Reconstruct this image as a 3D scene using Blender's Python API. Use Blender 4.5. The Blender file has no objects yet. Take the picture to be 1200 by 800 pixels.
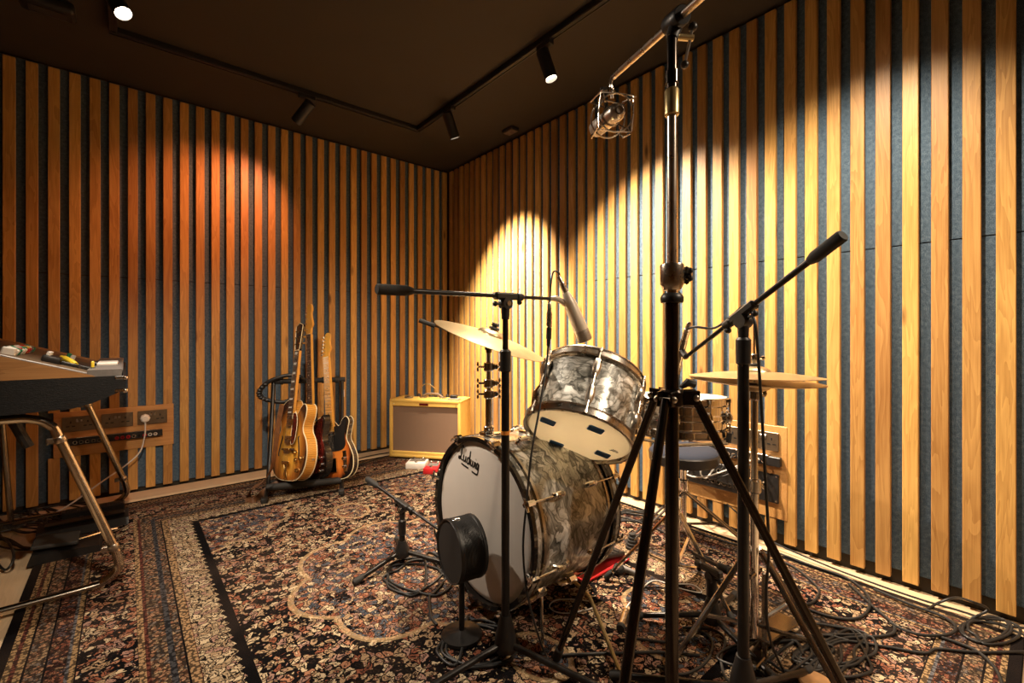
import bpy, bmesh, math, random
from mathutils import Vector, Matrix, Euler
random.seed(7)
SC = bpy.context.scene
COL = SC.collection
PI = math.pi
V = Vector

# ------------------------------------------------------------------ camera
# Room axes: the corner of the two slatted walls is (0,0); the back wall is the plane y=0, the right wall x=0.
FPX = 534.0
CX, CY = -2.337, -3.711
DX = (0.762, 0.647)      # room X axis in camera (right, forward)
DY = (-0.647, 0.763)     # room Y axis in camera (right, forward)
cam_d = bpy.data.cameras.new('camera')
cam_d.lens = FPX * 36 / 1200
cam_d.sensor_width = 36
cam_d.shift_y = -8 / 1200
cam_d.clip_start = 0.02
cam_o = bpy.data.objects.new('camera', cam_d)
COL.objects.link(cam_o)
cam_o.location = (CX, CY, 1.0)
cam_o.rotation_euler = (PI / 2, 0, -math.atan2(0.647, 0.763))
SC.camera = cam_o

def C(cx, d, z):
    """camera-ground coordinates (right, forward) to room coordinates"""
    return V((CX + cx * DX[0] + d * DX[1], CY + cx * DY[0] + d * DY[1], z))
def P(px, py, d):
    return C((px - 600) / FPX * d, d, 1 - (py - 392) / FPX * d)
def G(px, py, z=0.012):
    d = FPX * (1 - z) / (py - 392)
    return P(px, py, d)

# ------------------------------------------------------------------ world, exposure
w = bpy.data.worlds.new('world'); SC.world = w
w.use_nodes = True
w.node_tree.nodes['Background'].inputs[0].default_value = (0.9, 0.75, 0.6, 1)
w.node_tree.nodes['Background'].inputs[1].default_value = 0.3
SC.view_settings.view_transform = 'Standard'
SC.view_settings.look = 'None'
SC.view_settings.gamma = 1
SC.view_settings.exposure = 0.0
SC.view_settings.use_curve_mapping = False

# ceiling spotlights, the last two added as unseen fill: (lamp position, aim point, watts, colour, cone degrees, blend)
WARM = (1.0, 0.80, 0.58)
LAMPS = [
    (V((-0.66, -2.00, 2.50)), V((-0.22, -2.55, 0.25)), 720, WARM, 104, 1.0,
     'black track spotlight with glowing lens tilted down over the drum kit', None),
    (V((-0.67, -1.09, 2.50)), V((0.0, -1.00, 1.10)), 1250, WARM, 66, 1.0,
     'black track spotlight nearest the room corner, turned to the wall', None),
    (V((-1.456, -0.645, 2.50)), V((-1.88, 0.0, 1.78)), 66, (1.0, 0.33, 0.14), 84, 1.0,
     'black track spotlight leaning toward the reddish glow on the slats', None),
    (V((-2.385, -1.10, 2.525)), V((-1.50, -2.10, 0.45)), 210, (1.0, 0.84, 0.66), 108, 1.0,
     'dazzling spotlight on the side track above the organ', None),
    (V((-0.66, -3.25, 2.50)), V((-0.08, -3.20, 0.30)), 160, WARM, 112, 1.0,
     'track spotlight further along the track over the loose cables', None),
    (V((-2.385, -3.00, 2.50)), V((-1.40, -0.75, 0.0)), 235, WARM, 68, 1.0,  # unseen fill lamp, added to brighten the guitars and back wall
     'added fill spotlight on the side track aimed at the guitar rack', None),
    (V((-0.66, -4.60, 2.50)), V((-1.05, -2.5, 0.25)), 140, WARM, 80, 1.0,  # unseen fill lamp, added to light the near side of the drums
     'added fill spotlight at the far end of the track behind the tripod', None),
]

# ------------------------------------------------------------------ helpers
PM = {}
def tag(o, label=None, cat=None, group=None, kind=None):
    if label: o['label'] = label
    if cat: o['category'] = cat
    if group: o['group'] = group
    if kind: o['kind'] = kind
    return o
def thing(name, loc, label, cat, group=None, M=None):
    o = bpy.data.objects.new(name, None); COL.objects.link(o)
    M = M.copy() if M is not None else Matrix.Translation(loc)
    o.matrix_world = M
    o.empty_display_size = 0.05
    PM[o.name] = M
    return tag(o, label, cat, group)

def frame(o, z, xh=(1, 0, 0)):
    """matrix with local z along z and local x near xh"""
    z = V(z).normalized(); x = V(xh); x = x - z * x.dot(z)
    if x.length < 1e-4:
        x = V((0, 1, 0)) - z * z.y
    x.normalize(); y = z.cross(x)
    return Matrix(((x.x, y.x, z.x, o[0]), (x.y, y.y, z.y, o[1]), (x.z, y.z, z.z, o[2]), (0, 0, 0, 1)))

def smooth(pts, n=6, closed=False):
    pts = [V(p) for p in pts]; N = len(pts); out = []
    rng = range(N if closed else N - 1)
    for i in rng:
        if closed:
            p0, p1, p2, p3 = pts[i - 1], pts[i], pts[(i + 1) % N], pts[(i + 2) % N]
        else:
            p1, p2 = pts[i], pts[i + 1]
            p0 = pts[i - 1] if i else p1 * 2 - p2
            p3 = pts[i + 2] if i + 2 < N else p2 * 2 - p1
        for k in range(n):
            t = k / n
            out.append(0.5 * ((2 * p1) + (p2 - p0) * t + (2 * p0 - 5 * p1 + 4 * p2 - p3) * t * t + (3 * p1 - p0 - 3 * p2 + p3) * t ** 3))
    if not closed: out.append(pts[-1])
    return out

class MB:
    def __init__(s, M=None):
        s.v = []; s.f = []; s.M = M
    def add(s, vs, fs, M=None):
        b = len(s.v)
        for p in vs:
            p = V(p)
            if M is not None: p = M @ p
            if s.M is not None: p = s.M @ p
            s.v.append(p)
        s.f += [tuple(b + i for i in f) for f in fs]
        return s
    def box(s, c, size, bev=0.0, M=None, seg=1):
        bm = bmesh.new(); bmesh.ops.create_cube(bm, size=1)
        for q in bm.verts: q.co = V((q.co.x * size[0] + c[0], q.co.y * size[1] + c[1], q.co.z * size[2] + c[2]))
        if bev: bmesh.ops.bevel(bm, geom=bm.edges[:], offset=bev, segments=seg, affect='EDGES', profile=0.5)
        bm.verts.index_update()
        vs = [q.co.copy() for q in bm.verts]; fs = [[q.index for q in f.verts] for f in bm.faces]
        bm.free(); return s.add(vs, fs, M)
    def lathe(s, prof, seg=24, M=None, cap=True):
        vs, fs = [], []
        n = len(prof)
        for (r, z) in prof:
            for k in range(seg):
                a = 2 * PI * k / seg
                vs.append((r * math.cos(a), r * math.sin(a), z))
        for i in range(n - 1):
            for k in range(seg):
                k2 = (k + 1) % seg
                fs.append((i * seg + k, i * seg + k2, (i + 1) * seg + k2, (i + 1) * seg + k))
        if cap:
            if prof[0][0] > 1e-5: fs.append(tuple(reversed(range(seg))))
            if prof[-1][0] > 1e-5: fs.append(tuple((n - 1) * seg + k for k in range(seg)))
        return s.add(vs, fs, M)
    def cyl(s, p0, p1, r0, r1=None, seg=12, cap=True):
        p0, p1 = V(p0), V(p1); L = (p1 - p0).length
        return s.lathe([(r0, 0), (r0 if r1 is None else r1, L)], seg, frame(p0, p1 - p0, (0.3, 0.9, 0.1)), cap)
    def tube(s, pts, r, seg=8, closed=False, cap=True):
        pts = [V(p) for p in pts]; n = len(pts)
        vs, fs = [], []
        up = None
        for i, p in enumerate(pts):
            if closed: t = pts[(i + 1) % n] - pts[i - 1]
            else: t = pts[min(i + 1, n - 1)] - pts[max(i - 1, 0)]
            if t.length < 1e-9: t = V((0, 0, 1))
            t.normalize()
            if up is None:
                up = V((0, 0, 1)) if abs(t.z) < 0.9 else V((1, 0, 0))
            x = up - t * up.dot(t)
            if x.length < 1e-6: x = V((1, 0, 0)) - t * t.x
            x.normalize(); up = x; y = t.cross(x)
            rr = r[i] if isinstance(r, (list, tuple)) else r
            for k in range(seg):
                a = 2 * PI * k / seg
                vs.append(p + x * (rr * math.cos(a)) + y * (rr * math.sin(a)))
        m = n if closed else n - 1
        for i in range(m):
            j = (i + 1) % n
            for k in range(seg):
                k2 = (k + 1) % seg
                fs.append((i * seg + k, i * seg + k2, j * seg + k2, j * seg + k))
        if cap and not closed:
            fs.append(tuple(reversed(range(seg)))); fs.append(tuple((n - 1) * seg + k for k in range(seg)))
        return s.add(vs, fs)
    def extrude(s, outline, y0, y1, M=None):
        """outline of (x,z) extruded along y"""
        n = len(outline)
        vs = [(p[0], y0, p[1]) for p in outline] + [(p[0], y1, p[1]) for p in outline]
        fs = [tuple(range(n)), tuple(reversed(range(n, 2 * n)))]
        for i in range(n):
            j = (i + 1) % n
            fs.append((i, n + i, n + j, j))
        return s.add(vs, fs, M)
    def ball(s, c, r, seg=12, sc=(1, 1, 1), M=None):
        vs, fs = [], []
        rows = max(4, seg // 2)
        for i in range(rows + 1):
            th = PI * i / rows
            for k in range(seg):
                a = 2 * PI * k / seg
                vs.append((c[0] + sc[0] * r * math.sin(th) * math.cos(a), c[1] + sc[1] * r * math.sin(th) * math.sin(a), c[2] + sc[2] * r * math.cos(th)))
        for i in range(rows):
            for k in range(seg):
                k2 = (k + 1) % seg
                fs.append((i * seg + k, (i + 1) * seg + k, (i + 1) * seg + k2, i * seg + k2))
        return s.add(vs, fs, M)
    def ring(s, c, axis, R, r, seg=40, rs=8):
        M = frame(c, axis)
        return s.tube([M @ V((R * math.cos(2 * PI * k / seg), R * math.sin(2 * PI * k / seg), 0)) for k in range(seg)], r, rs, True)
    def mesh(s, name, off=None, inv=None, flat=False, ang=35):
        me = bpy.data.meshes.new(name)
        vs = s.v
        if inv is not None: vs = [inv @ p for p in vs]
        if off is not None: vs = [p - off for p in vs]
        me.from_pydata([tuple(p) for p in vs], [], s.f)
        bm = bmesh.new(); bm.from_mesh(me)
        bmesh.ops.remove_doubles(bm, verts=bm.verts[:], dist=1e-6)
        bmesh.ops.recalc_face_normals(bm, faces=bm.faces[:])
        bm.to_mesh(me); bm.free()
        if not flat:
            me.shade_smooth()
            me.set_sharp_from_angle(angle=math.radians(ang))
        me.update()
        return me
    def build(s, name, mat, parent=None, label=None, cat=None, group=None, kind=None, flat=False, ang=35):
        if parent is not None:
            M = PM[parent.name]
            me = s.mesh(name, inv=M.inverted(), flat=flat, ang=ang)
            o = bpy.data.objects.new(name, me); COL.objects.link(o); o.parent = parent
            PM[o.name] = M
        else:
            lo = V((min(p.x for p in s.v), min(p.y for p in s.v), min(p.z for p in s.v)))
            hi = V((max(p.x for p in s.v), max(p.y for p in s.v), max(p.z for p in s.v)))
            off = V(((lo.x + hi.x) / 2, (lo.y + hi.y) / 2, lo.z))
            me = s.mesh(name, off=off, flat=flat, ang=ang)
            o = bpy.data.objects.new(name, me); COL.objects.link(o); o.location = off
            PM[o.name] = Matrix.Translation(off)
        if mat: me.materials.append(mat)
        return tag(o, label, cat, group, kind)
def share(me, name, parent, loc, mat4=None):
    """another object on the same mesh data, child of parent"""
    o = bpy.data.objects.new(name, me); COL.objects.link(o)
    o.parent = parent
    o.location = loc
    return o

# ------------------------------------------------------------------ materials
class NT:
    def __init__(s, name):
        s.mt = bpy.data.materials.new(name); s.mt.use_nodes = True
        s.t = s.mt.node_tree; s.n = s.t.nodes; s.l = s.t.links
        s.b = s.n['Principled BSDF']
    def put(s, sock, v):
        if v is None: return
        if isinstance(v, bpy.types.NodeSocket): s.l.new(v, sock)
        else: sock.default_value = v
    def node(s, typ, ins=None, **kw):
        n = s.n.new(typ)
        for k, v in kw.items(): setattr(n, k, v)
        for k, v in (ins or {}).items(): s.put(n.inputs[k], v)
        return n
    def m(s, op, a, b=None, c=None, clamp=False):
        n = s.n.new('ShaderNodeMath'); n.operation = op; n.use_clamp = clamp
        s.put(n.inputs[0], a); s.put(n.inputs[1], b); s.put(n.inputs[2], c)
        return n.outputs[0]
    def mix(s, f, a, b, blend='MIX'):
        n = s.n.new('ShaderNodeMix'); n.data_type = 'RGBA'; n.blend_type = blend
        s.put(n.inputs['Factor'], f)
        s.put(n.inputs[6], a if isinstance(a, bpy.types.NodeSocket) else tuple(a) + (1,) if len(a) == 3 else a)
        s.put(n.inputs[7], b if isinstance(b, bpy.types.NodeSocket) else tuple(b) + (1,) if len(b) == 3 else b)
        return n.outputs[2]
    def ramp(s, f, stops, interp='LINEAR'):
        n = s.n.new('ShaderNodeValToRGB'); r = n.color_ramp; r.interpolation = interp
        while len(r.elements) < len(stops): r.elements.new(0.5)
        for e, (p, c) in zip(r.elements, stops):
            e.position = p; e.color = tuple(c) + (1,) if len(c) == 3 else c
        s.put(n.inputs[0], f)
        return n.outputs[0]
    def coord(s, out='Object'):
        return s.n.new('ShaderNodeTexCoord').outputs[out]
    def mapping(s, vec, scale=(1, 1, 1), loc=(0, 0, 0)):
        n = s.n.new('ShaderNodeMapping'); s.put(n.inputs[0], vec)
        n.inputs['Scale'].default_value = scale; s.put(n.inputs['Location'], loc)
        return n.outputs[0]
    def noise(s, vec, scale, detail=3, rough=0.5, dist=0.0):
        n = s.node('ShaderNodeTexNoise', {'Scale': scale, 'Detail': detail, 'Roughness': rough, 'Distortion': dist})
        s.put(n.inputs['Vector'], vec); return n
    def bump(s, h, strength=0.2, dist=0.01):
        n = s.node('ShaderNodeBump', {'Strength': strength, 'Distance': dist, 'Height': h})
        s.l.new(n.outputs[0], s.b.inputs['Normal'])
    def out(s, color=None, rough=None, metal=None, **kw):
        if color is not None: s.put(s.b.inputs['Base Color'], color if isinstance(color, bpy.types.NodeSocket) else tuple(color) + (1,))
        if rough is not None: s.put(s.b.inputs['Roughness'], rough)
        if metal is not None: s.put(s.b.inputs['Metallic'], metal)
        for k, v in kw.items(): s.put(s.b.inputs[k.replace('_', ' ')], v)
        return s.mt

def plain(name, color, rough=0.5, metal=0.0, var=0.12, scale=40, bump=0.0, coat=0.0):
    t = NT(name); c = t.coord()
    n = t.noise(c, scale, 3)
    dark = tuple(x * (1 - var) for x in color); lite = tuple(min(1, x * (1 + var)) for x in color)
    col = t.ramp(n.outputs[0], [(0.3, dark), (0.7, lite)])
    if bump: t.bump(n.outputs[0], bump, 0.004)
    r = t.m('MULTIPLY_ADD', n.outputs[0], rough * 0.3, rough * 0.85)
    return t.out(col, r, metal, Coat_Weight=coat)

def wood(name, c0, c1, rough=0.42, zscale=1.0, tone=(0.72, 1.12), axis='z', knots=True):
    t = NT(name); co = t.coord()
    oi = t.node('ShaderNodeObjectInfo'); rnd = oi.outputs['Random']
    off = t.node('ShaderNodeCombineXYZ', {'X': t.m('MULTIPLY', rnd, 37.0), 'Y': t.m('MULTIPLY', rnd, 91.0), 'Z': t.m('MULTIPLY', rnd, 53.0)}).outputs[0]
    def sc(a, b): return {'z': (a, a, b), 'x': (b, a, a), 'y': (a, b, a)}[axis]
    base = t.node('ShaderNodeVectorMath', {0: co, 1: off}, operation='ADD').outputs[0]
    n1 = t.noise(t.mapping(base, sc(9, 0.9)), 1.6, 3, 0.55, 0.6)
    wv = t.m('FRACT', t.m('MULTIPLY', n1.outputs[0], 9.0))
    n2 = t.noise(t.mapping(base, sc(70, 1.6)), 3.0, 3, 0.6)
    n3 = t.noise(t.mapping(base, sc(2.5, 1.3)), 1.2, 2, 0.5)
    g = t.m('ADD', t.m('MULTIPLY', wv, 0.30), t.m('MULTIPLY', n2.outputs[0], 0.7))
    g = t.m('ADD', g, t.m('MULTIPLY_ADD', n3.outputs[0], 0.9, -0.45), clamp=True)
    col = t.ramp(g, [(0.15, c0), (0.5, tuple((a + b) / 2 for a, b in zip(c0, c1))), (0.85, c1)])
    if knots:
        vo = t.node('ShaderNodeTexVoronoi', {'Vector': t.mapping(base, sc(6, 1.7)), 'Scale': 1.0})
        k = t.ramp(vo.outputs['Distance'], [(0.035, (0.25, 0.2, 0.17)), (0.10, (1, 1, 1))])
        col = t.mix(1.0, col, k, 'MULTIPLY')
    tn = t.m('MULTIPLY_ADD', rnd, tone[1] - tone[0], tone[0])
    hs = t.node('ShaderNodeHueSaturation', {'Value': tn, 'Color': col, 'Hue': t.m('MULTIPLY_ADD', rnd, 0.012, 0.494)})
    t.bump(n2.outputs[0], 0.12, 0.003)
    return t.out(hs.outputs[0], t.m('MULTIPLY_ADD', n2.outputs[0], 0.25, rough - 0.1))

M_SLAT = wood('oak_slat_wood', (0.36, 0.170, 0.042), (0.66, 0.375, 0.115))
M_PANEL = wood('oak_panel_wood', (0.44, 0.20, 0.06), (0.62, 0.34, 0.12), axis='x', tone=(0.85, 1.0), knots=False)
M_FLOOR = wood('pale_floorboard_wood', (0.50, 0.36, 0.22), (0.66, 0.50, 0.33), axis='y', tone=(0.85, 1.1))
M_SKIRT = wood('pale_skirting_wood', (0.52, 0.38, 0.24), (0.66, 0.52, 0.36), axis='x', tone=(0.9, 1.05), knots=False)
M_CHEEK = wood('organ_wood', (0.26, 0.12, 0.04), (0.42, 0.22, 0.08), axis='x', tone=(0.9, 1.0), knots=False)

def felt():
    t = NT('blue_grey_acoustic_felt'); c = t.coord()
    n = t.noise(c, 420, 2, 0.6); n2 = t.noise(c, 70, 3, 0.6)
    g = t.m('ADD', t.m('MULTIPLY', n.outputs[0], 0.65), t.m('MULTIPLY', n2.outputs[0], 0.35))
    col = t.ramp(g, [(0.36, (0.032, 0.056, 0.086)), (0.52, (0.080, 0.124, 0.178)), (0.68, (0.17, 0.23, 0.30))])
    t.bump(n.outputs[0], 0.4, 0.002)
    return t.out(col, 0.95, 0, Specular_IOR_Level=0.1)
M_FELT = felt()
M_CEIL = plain('dark_brown_ceiling_paint', (0.030, 0.022, 0.014), 0.85, 0, 0.15, 6)
M_BLACK = plain('black_plastic', (0.012, 0.011, 0.011), 0.42, 0, 0.2, 60)
M_RUBBER = plain('black_rubber', (0.018, 0.017, 0.016), 0.75, 0, 0.2, 80)
M_SATIN = plain('black_powder_coat', (0.016, 0.014, 0.013), 0.32, 0.35, 0.2, 90)
M_GLOSSBLK = plain('gloss_bronze_black_tube', (0.050, 0.040, 0.033), 0.20, 0.92, 0.1, 30)
M_CHROME = plain('chrome', (0.78, 0.76, 0.73), 0.10, 1.0, 0.05, 25)
M_NICKEL = plain('worn_nickel', (0.50, 0.45, 0.39), 0.28, 1.0, 0.12, 30)
M_AGEDCH = plain('aged_chrome', (0.58, 0.52, 0.44), 0.16, 1.0, 0.05, 12)
M_DARKCH = plain('dark_chrome', (0.30, 0.27, 0.24), 0.2, 1.0, 0.12, 30)
M_GOLD = plain('gold_plate', (0.72, 0.48, 0.18), 0.25, 1.0, 0.08, 40)
M_BRASSTUBE = plain('brass_coloured_tube', (0.50, 0.38, 0.18), 0.33, 0.8, 0.1, 40)
M_CREAM = plain('cream_binding', (0.78, 0.66, 0.42), 0.4, 0, 0.06, 40)
M_WHITE = plain('white_plastic', (0.75, 0.72, 0.67), 0.4, 0, 0.05, 40)
M_MICWHITE = plain('off_white_microphone_paint', (0.58, 0.50, 0.40), 0.38, 0.15, 0.05, 40)
M_MICGREY = plain('grey_microphone_mesh', (0.33, 0.29, 0.25), 0.45, 0.7, 0.35, 600)
M_RED = plain('red_enamel', (0.55, 0.02, 0.025), 0.35, 0, 0.1, 40)
M_GREEN = plain('green_plastic', (0.02, 0.22, 0.10), 0.35, 0, 0.1, 40)
M_YELLOW = plain('yellow_plastic', (0.85, 0.62, 0.04), 0.45, 0, 0.06, 40)
M_GREY = plain('grey_painted_metal', (0.20, 0.19, 0.185), 0.4, 0.3, 0.1, 60)
M_BRONZE = plain('bronzed_socket_plate', (0.22, 0.165, 0.11), 0.38, 0.85, 0.1, 60)
def drumhead(name, color, rough, trans):
    t = NT(name); c = t.coord(); n = t.noise(c, 14, 3)
    col = t.ramp(n.outputs[0], [(0.3, tuple(x * 0.96 for x in color)), (0.7, color)])
    t.out(col, rough, 0)
    tr = t.node('ShaderNodeBsdfTranslucent', {'Color': col})
    mx = t.node('ShaderNodeMixShader', {0: trans, 1: t.b.outputs[0], 2: tr.outputs[0]})
    t.l.new(mx.outputs[0], t.n['Material Output'].inputs[0])
    return t.mt
M_HEADWHITE = drumhead('coated_white_drumhead', (0.74, 0.69, 0.64), 0.6, 0.15)
M_TOMTOP = drumhead('translucent_batter_head', (0.92, 0.86, 0.74), 0.5, 0.6)
M_HEADCLEAR = drumhead('cream_resonant_drumhead', (0.90, 0.80, 0.60), 0.35, 0.5)
M_BLUETAPE = plain('blue_gel_patch', (0.03, 0.13, 0.36), 0.3, 0, 0.15, 60)
M_ORANGE = plain('orange_tape', (0.72, 0.26, 0.04), 0.5, 0, 0.1, 60)
M_INK = plain('black_ink', (0.010, 0.010, 0.010), 0.5, 0, 0.1, 60)
M_LEATHER = plain('brown_leather', (0.13, 0.055, 0.022), 0.6, 0, 0.35, 30, 0.2)
M_BROWNHANDLE = plain('brown_handle_leather', (0.15, 0.10, 0.06), 0.55, 0, 0.3, 40)
M_SEATBLUE = plain('navy_seat_fabric', (0.006, 0.010, 0.024), 0.9, 0, 0.4, 250, 0.3)
M_CORK = plain('tan_wooden_disc', (0.42, 0.22, 0.09), 0.5, 0, 0.2, 30)
M_ROSE = plain('dark_rosewood', (0.055, 0.026, 0.016), 0.45, 0, 0.35, 60)
M_MAPLE = wood('amber_maple', (0.52, 0.23, 0.035), (0.68, 0.35, 0.065), axis='z', tone=(0.95, 1.05), knots=False, rough=0.3)
M_PEARLINLAY = plain('pearl_inlay', (0.66, 0.62, 0.55), 0.3, 0, 0.1, 80)
M_TORTOISE = plain('red_tortoise_plastic', (0.085, 0.010, 0.008), 0.2, 0, 0.6, 60)
M_GUITARBLK = plain('glossy_black_lacquer', (0.012, 0.009, 0.008), 0.12, 0, 0.1, 30, coat=0.6)
M_GRILLEBLACK = plain('black_grille_cloth', (0.018, 0.014, 0.012), 0.85, 0, 0.5, 500, 0.5)
M_SILVERCLOTH = plain('grey_cable_jacket', (0.62, 0.60, 0.57), 0.45, 0, 0.05, 40)
M_CABLE = plain('black_cable_jacket', (0.012, 0.012, 0.012), 0.5, 0, 0.2, 30)
M_TRACK = plain('black_track', (0.008, 0.008, 0.008), 0.55, 0, 0.1, 40)

def lens_mat(name, col, strength):
    t = NT(name); t.out((0.9, 0.9, 0.9), 0.4, 0)
    t.b.inputs['Emission Color'].default_value = tuple(col) + (1,); t.b.inputs['Emission Strength'].default_value = strength
    return t.mt

def pearl(name, sc=(46, 15, 14), st_=(105, 15, 15)):
    t = NT(name); c = t.coord()
    n = t.noise(c, 9.0, 3, 0.55, 0.4)
    wv = t.node('ShaderNodeVectorMath', {0: n.outputs['Color'], 1: (0.5, 0.5, 0.5)}, operation='SUBTRACT').outputs[0]
    ws = t.node('ShaderNodeVectorMath', {0: wv, 'Scale': 0.16}, operation='SCALE').outputs[0]
    co = t.node('ShaderNodeVectorMath', {0: c, 1: ws}, operation='ADD').outputs[0]
    v = t.node('ShaderNodeTexVoronoi', {'Vector': t.mapping(co, sc), 'Scale': 1.0}, feature='F1')
    e = t.node('ShaderNodeTexVoronoi', {'Vector': t.mapping(co, sc), 'Scale': 1.0}, feature='DISTANCE_TO_EDGE')
    sep = t.node('ShaderNodeSeparateColor', {'Color': v.outputs['Color']})
    st = t.noise(t.mapping(co, st_), 1.5, 3, 0.6)
    f = t.m('ADD', t.m('MULTIPLY', sep.outputs[0], 0.45), t.m('MULTIPLY', st.outputs[0], 0.75))
    f = t.m('SUBTRACT', f, t.m('MULTIPLY', v.outputs['Distance'], 0.3), clamp=True)
    col = t.ramp(f, [(0.14, (0.045, 0.045, 0.040)), (0.36, (0.20, 0.20, 0.18)), (0.58, (0.52, 0.52, 0.49)), (0.80, (0.92, 0.92, 0.90))])
    ed = t.ramp(e.outputs['Distance'], [(0.0, (0.20, 0.19, 0.16)), (0.09, (1, 1, 1))])
    col = t.mix(0.6, col, ed, 'MULTIPLY')
    t.bump(f, 0.10, 0.004)
    return t.out(col, t.m('MULTIPLY_ADD', f, -0.15, 0.36), 0.25, Coat_Weight=0.7, Coat_Roughness=0.08)
M_PEARL = pearl('oyster_pearl_drum_wrap')
M_PEARLTOM = pearl('oyster_pearl_tom_wrap', (17, 17, 44), (15, 15, 95))

def tweed():
    t = NT('yellow_tweed'); c = t.coord()
    w1 = t.node('ShaderNodeTexWave', {'Vector': c, 'Scale': 130.0, 'Distortion': 0.4}, wave_type='BANDS', bands_direction='DIAGONAL')
    n = t.noise(c, 9, 3)
    f = t.m('ADD', t.m('MULTIPLY', w1.outputs['Fac'], 0.45), t.m('MULTIPLY', n.outputs[0], 0.55))
    col = t.ramp(f, [(0.25, (0.58, 0.34, 0.06)), (0.75, (0.76, 0.50, 0.12))])
    return t.out(col, 0.7)
M_TWEED = tweed()
def grille():
    t = NT('brown_striped_grille_cloth'); c = t.coord()
    w1 = t.node('ShaderNodeTexWave', {'Vector': c, 'Scale': 55.0, 'Distortion': 0.3}, wave_type='BANDS', bands_direction='X')
    w2 = t.node('ShaderNodeTexWave', {'Vector': c, 'Scale': 80.0, 'Distortion': 0.3}, wave_type='BANDS', bands_direction='Z')
    f = t.m('ADD', t.m('MULTIPLY', w1.outputs['Fac'], 0.6), t.m('MULTIPLY', w2.outputs['Fac'], 0.4))
    col = t.ramp(f, [(0.2, (0.10, 0.055, 0.035)), (0.8, (0.28, 0.18, 0.115))])
    return t.out(col, 0.85)
M_GRILLE = grille()
def tolex():
    t = NT('black_tolex'); c = t.coord()
    n = t.noise(t.mapping(c, (60, 60, 200)), 2.0, 3, 0.6)
    col = t.ramp(n.outputs[0], [(0.35, (0.002, 0.0022, 0.003)), (0.7, (0.010, 0.0105, 0.012))])
    t.bump(n.outputs[0], 0.6, 0.003)
    return t.out(col, 0.6, 0, Specular_IOR_Level=0.3)
M_TOLEX = tolex()
def cymbal_mat():
    t = NT('hammered_bronze_cymbal'); c = t.coord()
    sx = t.node('ShaderNodeSeparateXYZ', {0: c})
    r = t.m('SQRT', t.m('ADD', t.m('MULTIPLY', sx.outputs[0], sx.outputs[0]), t.m('MULTIPLY', sx.outputs[1], sx.outputs[1])))
    g = t.m('FRACT', t.m('MULTIPLY', r, 260.0))
    n = t.noise(c, 12, 3)
    f = t.m('ADD', t.m('MULTIPLY', g, 0.3), t.m('MULTIPLY', n.outputs[0], 0.7))
    col = t.ramp(f, [(0.2, (0.52, 0.38, 0.20)), (0.8, (0.78, 0.62, 0.38))])
    t.bump(g, 0.15, 0.001)
    return t.out(col, 0.32, 0.95)
M_CYMBAL = cymbal_mat()
def sunburst(name, inner, mid, outer, cx, cz, ax, az, r0=0.45, r1=0.98):
    t = NT(name); c = t.coord(); s = t.node('ShaderNodeSeparateXYZ', {0: c})
    dx = t.m('DIVIDE', t.m('SUBTRACT', s.outputs[0], cx), ax); dz = t.m('DIVIDE', t.m('SUBTRACT', s.outputs[2], cz), az)
    r = t.m('SQRT', t.m('ADD', t.m('MULTIPLY', dx, dx), t.m('MULTIPLY', dz, dz)))
    n = t.noise(t.mapping(c, (60, 10, 4)), 2.0, 3)
    r = t.m('ADD', r, t.m('MULTIPLY_ADD', n.outputs[0], 0.14, -0.07))
    col = t.ramp(r, [(r0, inner), ((r0 + r1) / 2, mid), (r1, outer)])
    return t.out(col, 0.18, 0, Coat_Weight=0.5)
M_BURST_ARCH = sunburst('amber_sunburst_lacquer', (0.80, 0.40, 0.055), (0.45, 0.15, 0.02), (0.040, 0.014, 0.008), 0, 0.20, 0.20, 0.27)
M_BURST_RED = sunburst('red_black_sunburst_lacquer', (0.50, 0.14, 0.02), (0.22, 0.02, 0.012), (0.012, 0.008, 0.008), 0, 0.2, 0.17, 0.22, 0.4, 0.9)
M_BURST_TELE = sunburst('orange_black_sunburst_lacquer', (0.72, 0.22, 0.035), (0.55, 0.13, 0.02), (0.012, 0.008, 0.007), 0, 0.17, 0.155, 0.19, 0.6, 0.95)
def flame():
    t = NT('flamed_amber_sides'); c = t.coord()
    wv = t.node('ShaderNodeTexWave', {'Vector': c, 'Scale': 30.0, 'Distortion': 3.0, 'Detail': 2.0}, wave_type='BANDS', bands_direction='Z')
    col = t.ramp(wv.outputs['Fac'], [(0.1, (0.46, 0.20, 0.03)), (0.9, (0.66, 0.33, 0.06))])
    return t.out(col, 0.22, 0, Coat_Weight=0.4)
M_FLAME = flame()

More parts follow.
